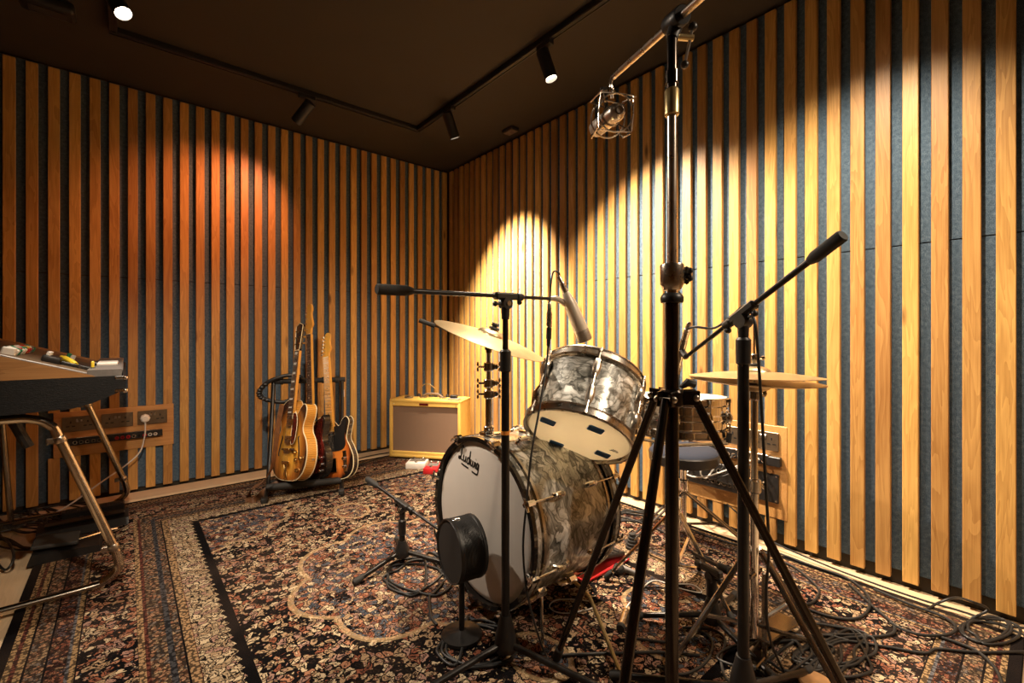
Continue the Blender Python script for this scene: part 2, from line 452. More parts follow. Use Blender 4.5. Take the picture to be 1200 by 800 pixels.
RUG_C = V((-1.365, -1.93, 0)); RUG_H = (1.275, 1.73)
def rug_mat():
    t = NT('persian_rug_wool'); c = t.coord()
    warp = t.noise(c, 26, 2, 0.5)
    wv = t.node('ShaderNodeVectorMath', {0: warp.outputs['Color'], 1: (0.5, 0.5, 0.5)}, operation='SUBTRACT').outputs[0]
    ws = t.node('ShaderNodeVectorMath', {0: wv, 'Scale': 0.045}, operation='SCALE').outputs[0]
    cw = t.node('ShaderNodeVectorMath', {0: c, 1: ws}, operation='ADD').outputs[0]
    cw = t.mapping(cw, (1, 1, 0))
    s = t.node('ShaderNodeSeparateXYZ', {0: c})
    ax = t.m('ABSOLUTE', s.outputs[0]); ay = t.m('ABSOLUTE', s.outputs[1])
    d = t.m('MINIMUM', t.m('SUBTRACT', RUG_H[0], ax), t.m('SUBTRACT', RUG_H[1], ay))
    K = (0.004, 0.0035, 0.004)
    def floral(scale, pal, bg, leafpal, r1=0.42, leafscale=1.9):
        v = t.node('ShaderNodeTexVoronoi', {'Vector': cw, 'Scale': scale, 'Randomness': 0.85}, feature='F1', voronoi_dimensions='2D')
        sp = t.node('ShaderNodeSeparateColor', {'Color': v.outputs['Color']})
        pc = t.ramp(sp.outputs[0], [(i / len(pal), p) for i, p in enumerate(pal)], 'CONSTANT')
        pc2 = t.ramp(sp.outputs[1], [(i / len(pal), p) for i, p in enumerate(reversed(pal))], 'CONSTANT')
        e = t.node('ShaderNodeTexVoronoi', {'Vector': cw, 'Scale': scale, 'Randomness': 0.85}, feature='DISTANCE_TO_EDGE', voronoi_dimensions='2D')
        v2 = t.node('ShaderNodeTexVoronoi', {'Vector': cw, 'Scale': scale * leafscale, 'Randomness': 1.0}, feature='F1', voronoi_dimensions='2D')
        sp2 = t.node('ShaderNodeSeparateColor', {'Color': v2.outputs['Color']})
        lc = t.ramp(sp2.outputs[0], [(i / len(leafpal), p) for i, p in enumerate(leafpal)], 'CONSTANT')
        n = t.noise(cw, scale * 2.6, 2, 0.6)
        nn = t.m('MULTIPLY_ADD', n.outputs[0], 0.62, -0.31)
        ed = t.m('ADD', e.outputs['Distance'], nn)
        rad = t.m('ADD', v.outputs['Distance'], nn)
        base = t.mix(t.m('LESS_THAN', v2.outputs['Distance'], 0.33), bg, lc)
        base = t.mix(t.m('GREATER_THAN', ed, 0.02), base, K)
        base = t.mix(t.m('GREATER_THAN', ed, 0.125), base, pc)
        base = t.mix(t.m('LESS_THAN', t.m('ABSOLUTE', t.m('SUBTRACT', rad, 0.22)), 0.05), base, (0.02, 0.012, 0.010))
        base = t.mix(t.m('LESS_THAN', rad, 0.12), base, pc2)
        return base
    cream, tan, salm, rust, rose, blue, olive, brick = ((0.46, 0.36, 0.235), (0.31, 0.21, 0.125), (0.32, 0.155, 0.092), (0.20, 0.070, 0.040),
        (0.28, 0.165, 0.13), (0.060, 0.072, 0.092), (0.13, 0.11, 0.065), (0.105, 0.034, 0.024))
    field = floral(42, [cream, K, salm, tan, K, rose, rust, K, cream, tan], K, [rust, tan, olive, K, K])
    med = floral(46, [salm, blue, cream, rust, K, tan, blue, rose], (0.15, 0.08, 0.055), [blue, tan, salm, rust])
    bord = floral(44, [salm, cream, K, rust, tan, rose, K], K, [rust, K, tan, blue])
    inner = floral(42, [cream, tan, cream, rose, (0.32, 0.24, 0.15)], (0.26, 0.19, 0.12), [K, tan, cream, K])
    guard = floral(50, [rust, tan, blue, salm, K], (0.17, 0.08, 0.05), [tan, blue, rust])
    # medallion
    x, y = s.outputs[0], s.outputs[1]
    th = t.m('ARCTAN2', y, x)
    r = t.m('SQRT', t.m('ADD', t.m('MULTIPLY', x, x), t.m('MULTIPLY', y, y)))
    lob = t.m('MULTIPLY', t.m('ABSOLUTE', t.m('COSINE', t.m('MULTIPLY', th, 4.0))), 0.07)
    rm = t.m('SUBTRACT', r, lob)
    py = t.m('DIVIDE', t.m('SUBTRACT', ay, 0.76), 1.35)
    rp = t.m('SQRT', t.m('ADD', t.m('MULTIPLY', x, x), t.m('MULTIPLY', py, py)))
    px = t.m('SUBTRACT', RUG_H[0] - 0.58, ax); pyy = t.m('SUBTRACT', RUG_H[1] - 0.58, ay)
    rc = t.m('SQRT', t.m('ADD', t.m('MULTIPLY', px, px), t.m('MULTIPLY', pyy, pyy)))
    rc = t.m('SUBTRACT', rc, t.m('MULTIPLY', t.m('ABSOLUTE', t.m('COSINE', t.m('MULTIPLY', t.m('ARCTAN2', pyy, px), 6.0))), 0.05))
    m_in = t.m('MAXIMUM', t.m('MAXIMUM', t.m('LESS_THAN', rm, 0.44), t.m('LESS_THAN', rp, 0.085)), t.m('LESS_THAN', rc, 0.42))
    m_line = t.m('MAXIMUM', t.m('MAXIMUM', t.m('LESS_THAN', t.m('ABSOLUTE', t.m('SUBTRACT', rm, 0.44)), 0.011),
                 t.m('LESS_THAN', t.m('ABSOLUTE', t.m('SUBTRACT', rp, 0.085)), 0.008)),
                 t.m('MAXIMUM', t.m('LESS_THAN', t.m('ABSOLUTE', t.m('SUBTRACT', rc, 0.42)), 0.009), 0.0))
    fld = t.mix(m_in, field, med)
    fld = t.mix(t.m('MULTIPLY', m_line, 0.38), fld, (0.52, 0.36, 0.19))
    # teeth along the field edge
    run = t.m('ADD', s.outputs[0], s.outputs[1])
    tooth = t.m('MULTIPLY', t.m('ABSOLUTE', t.m('SUBTRACT', t.m('FRACT', t.m('MULTIPLY', run, 22.0)), 0.5)), 0.03)
    dt = t.m('ADD', d, tooth)
    dn = t.m('DIVIDE', d, 0.7)
    stripes = t.ramp(dn, [(0.0, K), (0.040, (0.28, 0.18, 0.09)), (0.062, brick), (0.078, (0.28, 0.18, 0.09)),
        (0.10, K), (0.106, tan), (0.165, K), (0.172, brick), (0.235, (0.10, 0.10, 0.11)), (0.25, (0.28, 0.18, 0.09)), (0.268, K), (0.275, K),
        (0.475, (0.30, 0.19, 0.10)), (0.50, brick), (0.515, tan), (0.575, (0.045, 0.045, 0.050)), (0.60, tan), (0.63, K), (0.64, (0.30, 0.19, 0.10)), (0.672, brick)], 'CONSTANT')
    # where florals replace the stripe colour
    gmask = t.ramp(dn, [(0.0, (0, 0, 0)), (0.106, (1, 1, 1)), (0.165, (0, 0, 0)), (0.172, (1, 1, 1)), (0.235, (0, 0, 0)), (0.515, (1, 1, 1)), (0.575, (0, 0, 0)), (0.60, (1, 1, 1)), (0.63, (0, 0, 0))], 'CONSTANT')
    bmask = t.m('MULTIPLY', t.m('GREATER_THAN', dn, 0.275), t.m('LESS_THAN', dn, 0.475))
    bordc = t.mix(t.m('MULTIPLY', gmask, 0.75), stripes, guard)
    # tiny beads on plain stripes
    bead = t.node('ShaderNodeTexVoronoi', {'Vector': c, 'Scale': 80.0}, feature='F1', voronoi_dimensions='2D')
    bordc = t.mix(t.m('MULTIPLY', t.m('GREATER_THAN', bead.outputs['Distance'], 0.40), 0.8), bordc, K)
    bordc = t.mix(bmask, bordc, bord)
    col = t.mix(t.m('GREATER_THAN', d, 0.475), bordc, inner)
    col = t.mix(t.m('GREATER_THAN', dt, 0.575), col, K)
    col = t.mix(t.m('GREATER_THAN', d, 0.60), col, fld)
    # faded patches of wear and pile grain
    wear = t.noise(c, 1.7, 3, 0.6)
    col = t.mix(t.ramp(wear.outputs[0], [(0.45, (0, 0, 0)), (0.8, (0.14, 0.14, 0.14))]), col, (0.20, 0.135, 0.10))
    pile = t.noise(c, 330, 2, 0.6)
    pv = t.m('MULTIPLY_ADD', pile.outputs[0], 0.9, 0.55)
    col = t.mix(1.0, col, t.node('ShaderNodeCombineXYZ', {0: pv, 1: pv, 2: pv}).outputs[0], 'MULTIPLY')
    t.bump(pile.outputs[0], 0.5, 0.006)
    return t.out(col, 0.95, 0, Specular_IOR_Level=0.04)
M_RUG = rug_mat()

# ------------------------------------------------------------------ room shell
RX0, RY0, RZ = -4.4, -5.4, 2.56       # far sides of the room, ceiling height
BACK = 0.034                           # wall face behind the felt
def struct(name, lo, hi, mat, **kw):
    b = MB(); lo, hi = V(lo), V(hi); b.box((lo + hi) / 2, hi - lo)
    o = b.build(name, mat, flat=True); o['kind'] = 'structure'
    return o
floor = struct('floor', (RX0 - 0.1, RY0 - 0.1, -0.12), (0.13, 0.13, -0.02), M_FLOOR)
ceiling = struct('ceiling', (RX0 - 0.1, RY0 - 0.1, RZ), (0.13, 0.13, RZ + 0.1), M_CEIL)
wall_back = struct('wall_back', (RX0, BACK, -0.02), (BACK, BACK + 0.09, RZ), M_CEIL)
wall_right = struct('wall_right', (BACK, RY0, -0.02), (BACK + 0.09, BACK + 0.09, RZ), M_CEIL)
def stripes_mat():
    t = NT('slatted_wall_beyond_view'); c = t.coord(); s = t.node('ShaderNodeSeparateXYZ', {0: c})
    f = t.m('FRACT', t.m('MULTIPLY', t.m('ADD', s.outputs[0], s.outputs[1]), 1 / 0.0876))
    col = t.mix(t.m('LESS_THAN', f, 0.55), (0.06, 0.09, 0.12), (0.55, 0.32, 0.11))
    return t.out(col, 0.6)
M_STRIPE = stripes_mat()
wall_left = struct('wall_left', (RX0 - 0.09, RY0 - 0.09, -0.02), (RX0, BACK + 0.09, RZ), M_STRIPE)
wall_front = struct('wall_front', (RX0, RY0 - 0.09, -0.02), (BACK + 0.09, RY0, RZ), M_STRIPE)

# floorboards
def rel(parent, p): return V(p) - V(parent.location)
pb = MB(); pb.box((0, 0, -0.010), (0.1385, 1.797, 0.020), 0.0012)
pme = pb.mesh('plank', flat=True); pme.materials.append(M_FLOOR)
nx = int((0 - RX0) / 0.14) + 1
for i in range(nx):
    for j in range(-1, 3):
        y = -0.9 - j * 1.8 - (0.6 if i % 3 == 1 else 1.2 if i % 3 == 2 else 0)
        if y - 0.9 < RY0 or y + 0.9 > BACK - 0.002: continue
        share(pme, 'plank', floor, rel(floor, (-0.07 + 0.03 - i * 0.14, y, 0)))
# short boards that close the rows against the back wall
for i in range(nx):
    ln = {1: 0.6, 2: 1.2}.get(i % 3, 0)
    if ln:
        b = MB(); b.box((-0.04 - i * 0.14, -ln / 2 + 0.015, -0.010), (0.1385, ln + 0.027, 0.020), 0.0012)
        b.build('plank', M_FLOOR, floor, flat=True)

# slats: an outlet panel interrupts them on each wall
TH = 0.022
PB = (-2.655, -2.097, 0.285, 0.548)     # back wall panel x0,x1,z0,z1
PR = (-2.927, -2.400, 0.135, 0.570)     # right wall panel y0,y1,z0,z1
SW, ZB, ZT = 0.048, 0.028, 2.538
def slat_mesh(h, along):
    b = MB()
    b.box((0, 0, h / 2), (SW, TH, h) if along == 'x' else (TH, SW, h), 0.0018)
    me = b.mesh('slat', flat=True); me.materials.append(M_SLAT); return me
cache = {}
def put_slat(parent, along, a, z0, z1):
    k = (along, round(z1 - z0, 4))
    if k not in cache: cache[k] = slat_mesh(z1 - z0, along)
    p = (a, TH / 2, z0) if along == 'x' else (TH / 2, a, z0)
    share(cache[k], 'slat', parent, rel(parent, p))
for k in range(-17, 33):
    x = -2.852 + 0.0876 * k + SW / 2
    if x < RX0 + 0.03: continue
    if PB[0] < x < PB[1]:
        put_slat(wall_back, 'x', x, ZB, PB[2]); put_slat(wall_back, 'x', x, PB[3], ZT)
    else: put_slat(wall_back, 'x', x, ZB, ZT)
for k in range(0, 63):
    y = -0.040 - 0.0846 * k - SW / 2 + 0.004
    if y < RY0 + 0.03: continue
    if PR[0] < y < PR[1]:
        put_slat(wall_right, 'y', y, ZB, PR[2]); put_slat(wall_right, 'y', y, PR[3], ZT)
    else: put_slat(wall_right, 'y', y, ZB, ZT)
# felt panels behind the slats, with a horizontal seam
for (z0, z1) in ((0.035, 1.353), (1.357, 2.55)):
    n = 7
    for i in range(n):
        a0 = RX0 + (0.0 - RX0) * i / n; a1 = RX0 + (0.0 - RX0) * (i + 1) / n
        b = MB(); b.box(((a0 + a1) / 2, TH + 0.0055, (z0 + z1) / 2), (a1 - a0 - 0.002, 0.011, z1 - z0), 0.001)
        b.build('felt_panel', M_FELT, wall_back, flat=True)
    n = 9; z0 = max(z0, 0.06)
    for i in range(n):
        a0 = RY0 + (0.0 - RY0) * i / n; a1 = RY0 + (0.0 - RY0) * (i + 1) / n
        b = MB(); b.box((TH + 0.0055, (a0 + a1) / 2, (z0 + z1) / 2), (0.011, a1 - a0 - 0.002, z1 - z0), 0.001)
        b.build('felt_panel', M_FELT, wall_right, flat=True)

bbd = struct('baseboard_back', (RX0, -0.165, 0.0), (0.0, 0.002, 0.012), M_SKIRT)
# rug
b = MB(); b.box((RUG_C.x, RUG_C.y, 0.005), (RUG_H[0] * 2, RUG_H[1] * 2, 0.010), 0.003)
b.build('persian_rug', M_RUG, None, 'large worn Persian rug with floral medallion under the drum kit', 'rug', flat=True)

# ------------------------------------------------------------------ ceiling track and spotlights
TZ = RZ - 0.03
tracks = [((-0.66, -0.64), (-0.66, RY0 + 0.4), 'long black lighting track carrying the glowing spotlight over the drums'),
          ((-2.40, -0.64), (-0.643, -0.64), 'black lighting track along the back wall near the corner'),
          ((-2.385, -0.658), (-2.385, -4.2), 'black lighting track above the organ with the dazzling spotlight')]
for (a, c2, lab) in tracks:
    t = thing('light_track', V((a[0], a[1], TZ)), lab, 'light track', 'ceiling light tracks')
    A, B = V((a[0], a[1], RZ - 0.016)), V((c2[0], c2[1], RZ - 0.016))
    alongx = abs(B.x - A.x) > abs(B.y - A.y)
    L = (B - A).length; mid = (A + B) / 2
    b = MB(); b.box(mid, (L, 0.034, 0.030) if alongx else (0.034, L, 0.030), 0.002); b.build('rail', M_TRACK, t, flat=True)
    b = MB()
    for s in (-1, 1):
        off = V((0, s * 0.012, -0.017)) if alongx else V((s * 0.012, 0, -0.017))
        b.box(mid + off, (L, 0.004, 0.004) if alongx else (0.004, L, 0.004))
    b.build('conductor_lip', M_BLACK, t, flat=True)
for (pos, aim, watts, colr, cone, blend, lab, grp) in LAMPS:
    t = thing('track_spotlight', pos, lab, 'spotlight', 'track spotlights')
    d = (aim - pos).normalized()
    piv = pos + V((0, 0, -0.055))
    alongy = abs(pos.x + 1.456) > 0.2
    b = MB(); b.box(pos + V((0, 0, 0.014)), (0.036, 0.10, 0.026) if alongy else (0.10, 0.036, 0.026), 0.003); b.build('track_adapter', M_TRACK, t, flat=True)
    b = MB(); b.cyl(pos + V((0, 0, 0.01)), piv, 0.008); b.build('stem', M_TRACK, t)
    back = piv - d * 0.045; fr = piv + d * 0.115
    b = MB(); b.lathe([(0.030, 0), (0.034, 0.004), (0.034, 0.158), (0.031, 0.160), (0.031, 0.138), (0.012, 0.136)], 32, frame(back, d), True)
    b.build('can', M_TRACK, t)
    b = MB(); b.lathe([(0.0301, 0), (0.0301, 0.002)], 32, frame(back + d * 0.139, d)); b.build('lens', lens_mat('spot_lens', colr, 40 if colr[1] > 0.5 else 8), t)
    ld = bpy.data.lights.new('spot_light', 'SPOT'); ld.energy = watts; ld.color = colr
    ld.spot_size = math.radians(cone); ld.spot_blend = blend; ld.shadow_soft_size = 0.028
    lo = bpy.data.objects.new('spot_light', ld); COL.objects.link(lo)
    lo.parent = t
    lo.location = (fr + d * 0.012) - pos
    lo.rotation_euler = (-d).to_track_quat('Z', 'Y').to_euler()
# small ceiling devices
t = thing('ceiling_speaker', V((-2.614, -0.693, RZ)), 'small black rounded box on the ceiling above the organ', 'ceiling box')
b = MB(); b.box((-2.614, -0.693, RZ - 0.028), (0.19, 0.11, 0.056), 0.018, seg=3); b.build('housing', M_TRACK, t)
b = MB(); b.box((-2.614, -0.693, RZ - 0.0585), (0.13, 0.06, 0.005), 0.002); b.build('grille', M_GRILLEBLACK, t)
t = thing('ceiling_sensor', V((-0.11, -1.067, RZ)), 'small flat brown box on ceiling beside the right wall slats', 'sensor')
b = MB(); b.box((-0.11, -1.067, RZ - 0.011), (0.075, 0.115, 0.022), 0.004); b.build('base', M_BLACK, t)
b = MB(); b.box((-0.11, -1.067, RZ - 0.025), (0.062, 0.10, 0.008), 0.002); b.build('cover', M_BROWNHANDLE, t)

# ------------------------------------------------------------------ bass drum
RUGZ = 0.010
def around(axis_o, axis_d, xh, ang, r, z):
    """point at angle/radius/height in a cylinder frame"""
    M = frame(axis_o, axis_d, xh)
    return M @ V((r * math.cos(ang), r * math.sin(ang), z))
BDC = V((-1.395, -2.415, 0.348))          # centre of the front hoop's outer edge
BDA = V((1, 0, 0)); BDR = 0.279; BDL = 0.43
FB = frame(BDC, BDA, (0, 0, 1))           # local x up, local y = towards -Y, z along the drum
bd = thing('bass_drum', V((BDC.x + BDL / 2, BDC.y, RUGZ)), 'oyster pearl bass drum lying on its side with white logo head', 'bass drum')
b = MB(FB); b.lathe([(BDR, 0.030), (BDR, BDL - 0.030), (BDR - 0.008, BDL - 0.030), (BDR - 0.008, 0.030), (BDR, 0.030)], 72, cap=False)
shell = b.build('shell', M_PEARL, bd)
for nm, z0 in (('front_hoop', 0.0), ('rear_hoop', BDL - 0.042)):
    b = MB(FB); b.lathe([(BDR - 0.004, z0), (BDR + 0.012, z0), (BDR + 0.012, z0 + 0.042), (BDR + 0.002, z0 + 0.042), (BDR - 0.004, z0)], 72, cap=False)
    hoop = b.build(nm, M_GLOSSBLK if False else M_GUITARBLK, bd)
    b = MB(FB); b.lathe([(BDR + 0.0122, z0 + 0.014), (BDR + 0.0135, z0 + 0.015), (BDR + 0.0135, z0 + 0.030), (BDR + 0.0122, z0 + 0.031)], 72, cap=False)
    b.build('hoop_inlay', M_PEARL, hoop)
for nm, z0 in (('front_rim_band', 0.046), ('rear_rim_band', BDL - 0.062)):
    b = MB(FB); b.lathe([(BDR + 0.001, z0), (BDR + 0.004, z0 + 0.002), (BDR + 0.004, z0 + 0.014), (BDR + 0.001, z0 + 0.016)], 72, cap=False)
    b.build(nm, M_NICKEL, bd)
b = MB(FB); b.lathe([(0.0001, 0.010), (BDR - 0.030, 0.010), (BDR - 0.018, 0.013), (BDR - 0.004, 0.022)], 72, cap=False)
front_head = b.build('front_head', M_HEADWHITE, bd)
b = MB(FB); b.lathe([(0.0001, BDL - 0.020), (BDR - 0.004, BDL - 0.022)], 72, cap=False)
b.build('rear_head', M_HEADWHITE, bd)
# script lettering on the front head, drawn as strokes (x right, y up as seen from the front)
strokes = [
    [(0.95, 2.05), (0.80, 2.38), (0.52, 2.25), (0.42, 1.6), (0.38, 0.8), (0.15, 0.12), (-0.18, 0.05), (-0.22, 0.32), (0.10, 0.36), (0.55, 0.10), (0.95, 0.02)],
    [(1.08, 1.0), (1.04, 0.35), (1.26, 0.02), (1.58, 0.32), (1.68, 1.0), (1.64, 0.25), (1.86, 0.02)],
    [(2.58, 0.82), (2.30, 1.0), (2.05, 0.6), (2.10, 0.12), (2.36, 0.02), (2.62, 0.5), (2.74, 2.2), (2.68, 0.4), (2.86, 0.02)],
    [(3.03, 1.0), (3.02, 0.25), (3.24, 0.02), (3.48, 0.4), (3.52, 0.98), (3.52, 0.25), (3.74, 0.02), (3.98, 0.45), (4.0, 1.0)],
    [(4.26, 1.0), (4.22, 0.25), (4.42, 0.02)],
    [(5.02, 0.86), (4.78, 1.0), (4.55, 0.6), (4.64, 0.12), (4.88, 0.12), (5.06, 0.9), (5.02, -0.3), (4.86, -0.72), (4.5, -0.78), (3.5, -0.78)],
    [(0.6, -0.55), (1.4, -0.62), (2.6, -0.62)],
    [(4.30, 1.42), (4.34, 1.48)],
]
LC = V((BDC.x + 0.0095, -2.347, 0.545)); la = math.radians(-9); lsc = 0.0235
b = MB()
for st in strokes:
    pts3 = []
    for (x, y) in [(p[0], p[1]) for p in smooth([(q[0], q[1], 0) for q in st], 5)]:
        x -= 2.5; y -= 0.7
        xr = (x * math.cos(la) - y * math.sin(la)) * lsc; yr = (x * math.sin(la) + y * math.cos(la)) * lsc
        pts3.append(LC + V((0, -xr, yr)))
    n = len(pts3); vs = []; fs = []
    for i, p in enumerate(pts3):
        tdir = (pts3[min(i + 1, n - 1)] - pts3[max(i - 1, 0)]).normalized()
        nd = tdir.cross(V((1, 0, 0))) * 0.0030
        vs += [p - nd, p + nd, p - nd + V((-0.0006, 0, 0)), p + nd + V((-0.0006, 0, 0))]
    for i in range(n - 1):
        a, c2 = i * 4, i * 4 + 4
        fs += [(a + 2, a + 3, c2 + 3, c2 + 2), (a, a + 2, c2 + 2, c2), (a + 1, c2 + 1, c2 + 3, a + 3)]
    b.add(vs, fs)
b.build('logo_lettering', M_INK, front_head, label='black script logo reading Ludwig', flat=True)
# lugs, tension rods with claws and handles on both hoops
for k in range(8):
    a = PI / 8 + k * PI / 4 - PI / 8 + 0.32
    for front in (True, False):
        def q(r, z, da=0.0):
            return FB @ V((r * math.cos(a + da), r * math.sin(a + da), z if front else BDL - z))
        b = MB(); b.tube(smooth([q(BDR + 0.004, 0.100), q(BDR + 0.018, 0.112), q(BDR + 0.020, 0.135), q(BDR + 0.014, 0.158), q(BDR + 0.003, 0.165)], 3), [0.006, 0.007, 0.009, 0.010, 0.010, 0.010, 0.010, 0.010, 0.010, 0.009, 0.008, 0.007, 0.005], 8)
        lug = b.build('lug', M_CHROME, bd)
        b = MB(); b.cyl(q(BDR + 0.019, 0.118), q(BDR + 0.019, -0.014), 0.0032, seg=8)
        rod = b.build('tension_rod', M_CHROME, bd)
        b = MB(); b.tube([q(BDR + 0.019, -0.012, -0.075), q(BDR + 0.019, -0.013), q(BDR + 0.019, -0.012, 0.075)], [0.0035, 0.0055, 0.0035], 8)
        b.build('t_handle', M_CHROME, rod)
        b = MB(); b.tube([q(BDR + 0.021, 0.020), q(BDR + 0.021, -0.004), q(BDR + 0.004, -0.005), q(BDR - 0.006, 0.002)], [0.009, 0.010, 0.009, 0.006], 6)
        b.build('claw', M_CHROME, bd)
# spurs on the near side
for (brz, bra, foot) in ((0.085, math.radians(128), G(636, 768, RUGZ)), (0.27, math.radians(138), G(728, 795, RUGZ))):
    br = FB @ V(((BDR + 0.014) * math.cos(bra), (BDR + 0.014) * math.sin(bra), brz))
    sp = thing_part = MB(); sp.box((0, 0, 0), (0.020, 0.046, 0.030), 0.008, M=frame(br, FB.to_3x3() @ V((math.cos(bra), math.sin(bra), 0)), (0, 0, 1)))
    bk = sp.build('spur_bracket', M_CHROME, bd)
    b = MB()
    if brz > 0.2:
        b.tube(smooth([br, P(688, 696, 1.60), P(694, 706, 1.58), foot + V((0, 0, 0.012))], 5), 0.0062, 8); b.build('spur', M_BRASSTUBE, bk)  # warm lighting on this spur is put into its brass colour
    else:
        b.tube([br, foot + V((0, 0, 0.012))], [0.0055, 0.005], 8); b.build('spur', M_CHROME, bk)
    b = MB(); b.ball(foot + V((0, 0, 0.009)), 0.009, 8); b.build('spur_tip', M_RUBBER, bk)
# mounting plates on top of the shell
ctop = BDC.z + BDR
b = MB(); b.box((-1.343 + 0.03, -2.385, ctop + 0.006), (0.075, 0.055, 0.018), 0.007, seg=2); b.lathe([(0.019, 0), (0.019, 0.030), (0.014, 0.036)], 16, Matrix.Translation((-1.32, -2.38, ctop + 0.005)))
b.build('cymbal_mount', M_CHROME, bd)
b = MB(); b.box((-1.16, -2.44, ctop + 0.004), (0.09, 0.06, 0.018), 0.007, seg=2); b.lathe([(0.018, 0), (0.018, 0.035), (0.012, 0.040)], 16, Matrix.Translation((-1.16, -2.45, ctop + 0.004)))
tm = b.build('tom_mount', M_CHROME, bd)
b = MB(); b.ball((-1.13, -2.415, ctop + 0.02), 0.010, 8, (2.2, 0.6, 1)); b.build('wing_bolt', M_CHROME, tm)

# ------------------------------------------------------------------ rack tom
def drum_hardware(par, O, ax, R, L, nl, xh, lugs_at, hoopmat, double=True, phase=0.0):
    F = frame(O, ax, xh)
    for nm, z0, s in (('bottom_rim', 0.0, 1), ('top_rim', L, -1)):
        b = MB(F)
        pr = [(R + 0.014, -0.004), (R + 0.016, 0.0), (R + 0.011, 0.003), (R + 0.011, 0.022), (R + 0.017, 0.026), (R + 0.012, 0.029), (R + 0.006, 0.027), (R + 0.006, -0.004), (R + 0.014, -0.004)]
        b.lathe([(r, z0 + s * z) for r, z in pr], 64, cap=False)
        b.build(nm, hoopmat, par)
    for k in range(nl):
        a = phase + 2 * PI * k / nl
        def q(r, z): return F @ V((r * math.cos(a), r * math.sin(a), z))
        b = MB(); b.cyl(q(R + 0.017, 0.002), q(R + 0.017, L - 0.002), 0.0033, seg=8)
        b.build('tension_rod', hoopmat, par)
        for zz in ((0.006, L - 0.006)):
            b = MB(); b.cyl(q(R + 0.017, zz - 0.007), q(R + 0.017, zz + 0.007), 0.0062, seg=8); b.build('rod_nut', hoopmat, par)
        for (z0, z1) in lugs_at:
            zs = [z0, z0 + (z1 - z0) * 0.15, (z0 + z1) / 2, z1 - (z1 - z0) * 0.15, z1]
            b = MB(); b.tube([q(R + h, z) for h, z in zip((0.002, 0.010, 0.014, 0.010, 0.002), zs)], [0.008, 0.013, 0.015, 0.013, 0.008], 10)
            b.build('lug', hoopmat, par)
TO = P(676.5, 512.7, 1.56); TA = (C(0.31, 0.56, 0.78) - C(0, 0, 0)).normalized(); TR = 0.178; TL = 0.250
tom = thing('rack_tom', TO, 'oyster pearl tom tilted above the bass drum showing its cream underside', 'tom drum')
FT = frame(TO, TA, (0, 0, 1))
b = MB(FT); b.lathe([(TR, 0.012), (TR, TL - 0.012), (TR - 0.006, TL - 0.012), (TR - 0.006, 0.012), (TR, 0.012)], 64, cap=False); b.build('shell', M_PEARLTOM, tom)
b = MB(FT); b.lathe([(0.0001, 0.004), (TR - 0.004, 0.004), (TR + 0.004, 0.010)], 64, cap=False); bh = b.build('bottom_head', M_HEADCLEAR, tom)
b = MB(FT); b.lathe([(0.0001, TL - 0.004), (TR - 0.004, TL - 0.004), (TR + 0.004, TL - 0.010)], 64, cap=False); b.build('top_head', M_TOMTOP, tom)
drum_hardware(tom, TO, TA, TR, TL, 6, (0, 0, 1), ((0.040, 0.105), (TL - 0.105, TL - 0.040)), M_NICKEL, phase=0.42)
# blue gel patches on the underside
for (px, py) in ((642, 493.5), (698, 503), (652, 520), (706, 532)):
    ray = (P(px, py, 1.0) - V((CX, CY, 1.0)))
    n = TA; o = TO - n * 0.0 + n * 0.0035
    tt = (o - V((CX, CY, 1.0))).dot(n) / ray.dot(n); hit = V((CX, CY, 1.0)) + ray * tt
    b = MB(); b.box((0, 0, 0), (0.052, 0.036, 0.003), 0.004, M=frame(hit, n, C(1, 0.15, -0.1) - C(0, 0, 0))); b.build('gel_patch', M_BLUETAPE, bh)
ray = (P(720, 528, 1.0) - V((CX, CY, 1.0))); tt = (TO + TA * 0.003 - V((CX, CY, 1.0))).dot(TA) / ray.dot(TA); hit = V((CX, CY, 1.0)) + ray * tt
Fm = frame(hit, TA, C(1, 0.15, -0.15) - C(0, 0, 0)); b = MB(Fm)
for i, (x0, x1, yy) in enumerate(((-0.016, 0.016, 0.006), (-0.012, 0.014, 0.0), (-0.008, 0.008, -0.006))):
    b.tube([V((x0 + (x1 - x0) * k / 8, yy + 0.002 * math.sin(k * 2.2 + i), -0.0008)) for k in range(9)], 0.0009, 4)
b.build('head_stamp', M_INK, bh)
# holder from the bass drum to the tom
jl = TO + TA * 0.13 + (V((-1.16, -2.45, 0.7)) - TO - TA * 0.13).normalized() * 0.19
b = MB(); b.tube(smooth([V((-1.16, -2.45, ctop + 0.03)), V((-1.16, -2.45, ctop + 0.12)), V((-1.155, -2.46, ctop + 0.16)), jl], 4), 0.009, 10); b.build('tom_arm', M_CHROME, tom)
b = MB(); b.box((0, 0, 0), (0.06, 0.05, 0.030), 0.008, M=frame(jl, V((-1.16, -2.45, 0.75)) - TO - TA * 0.13, TA)); b.build('arm_bracket', M_CHROME, tom)

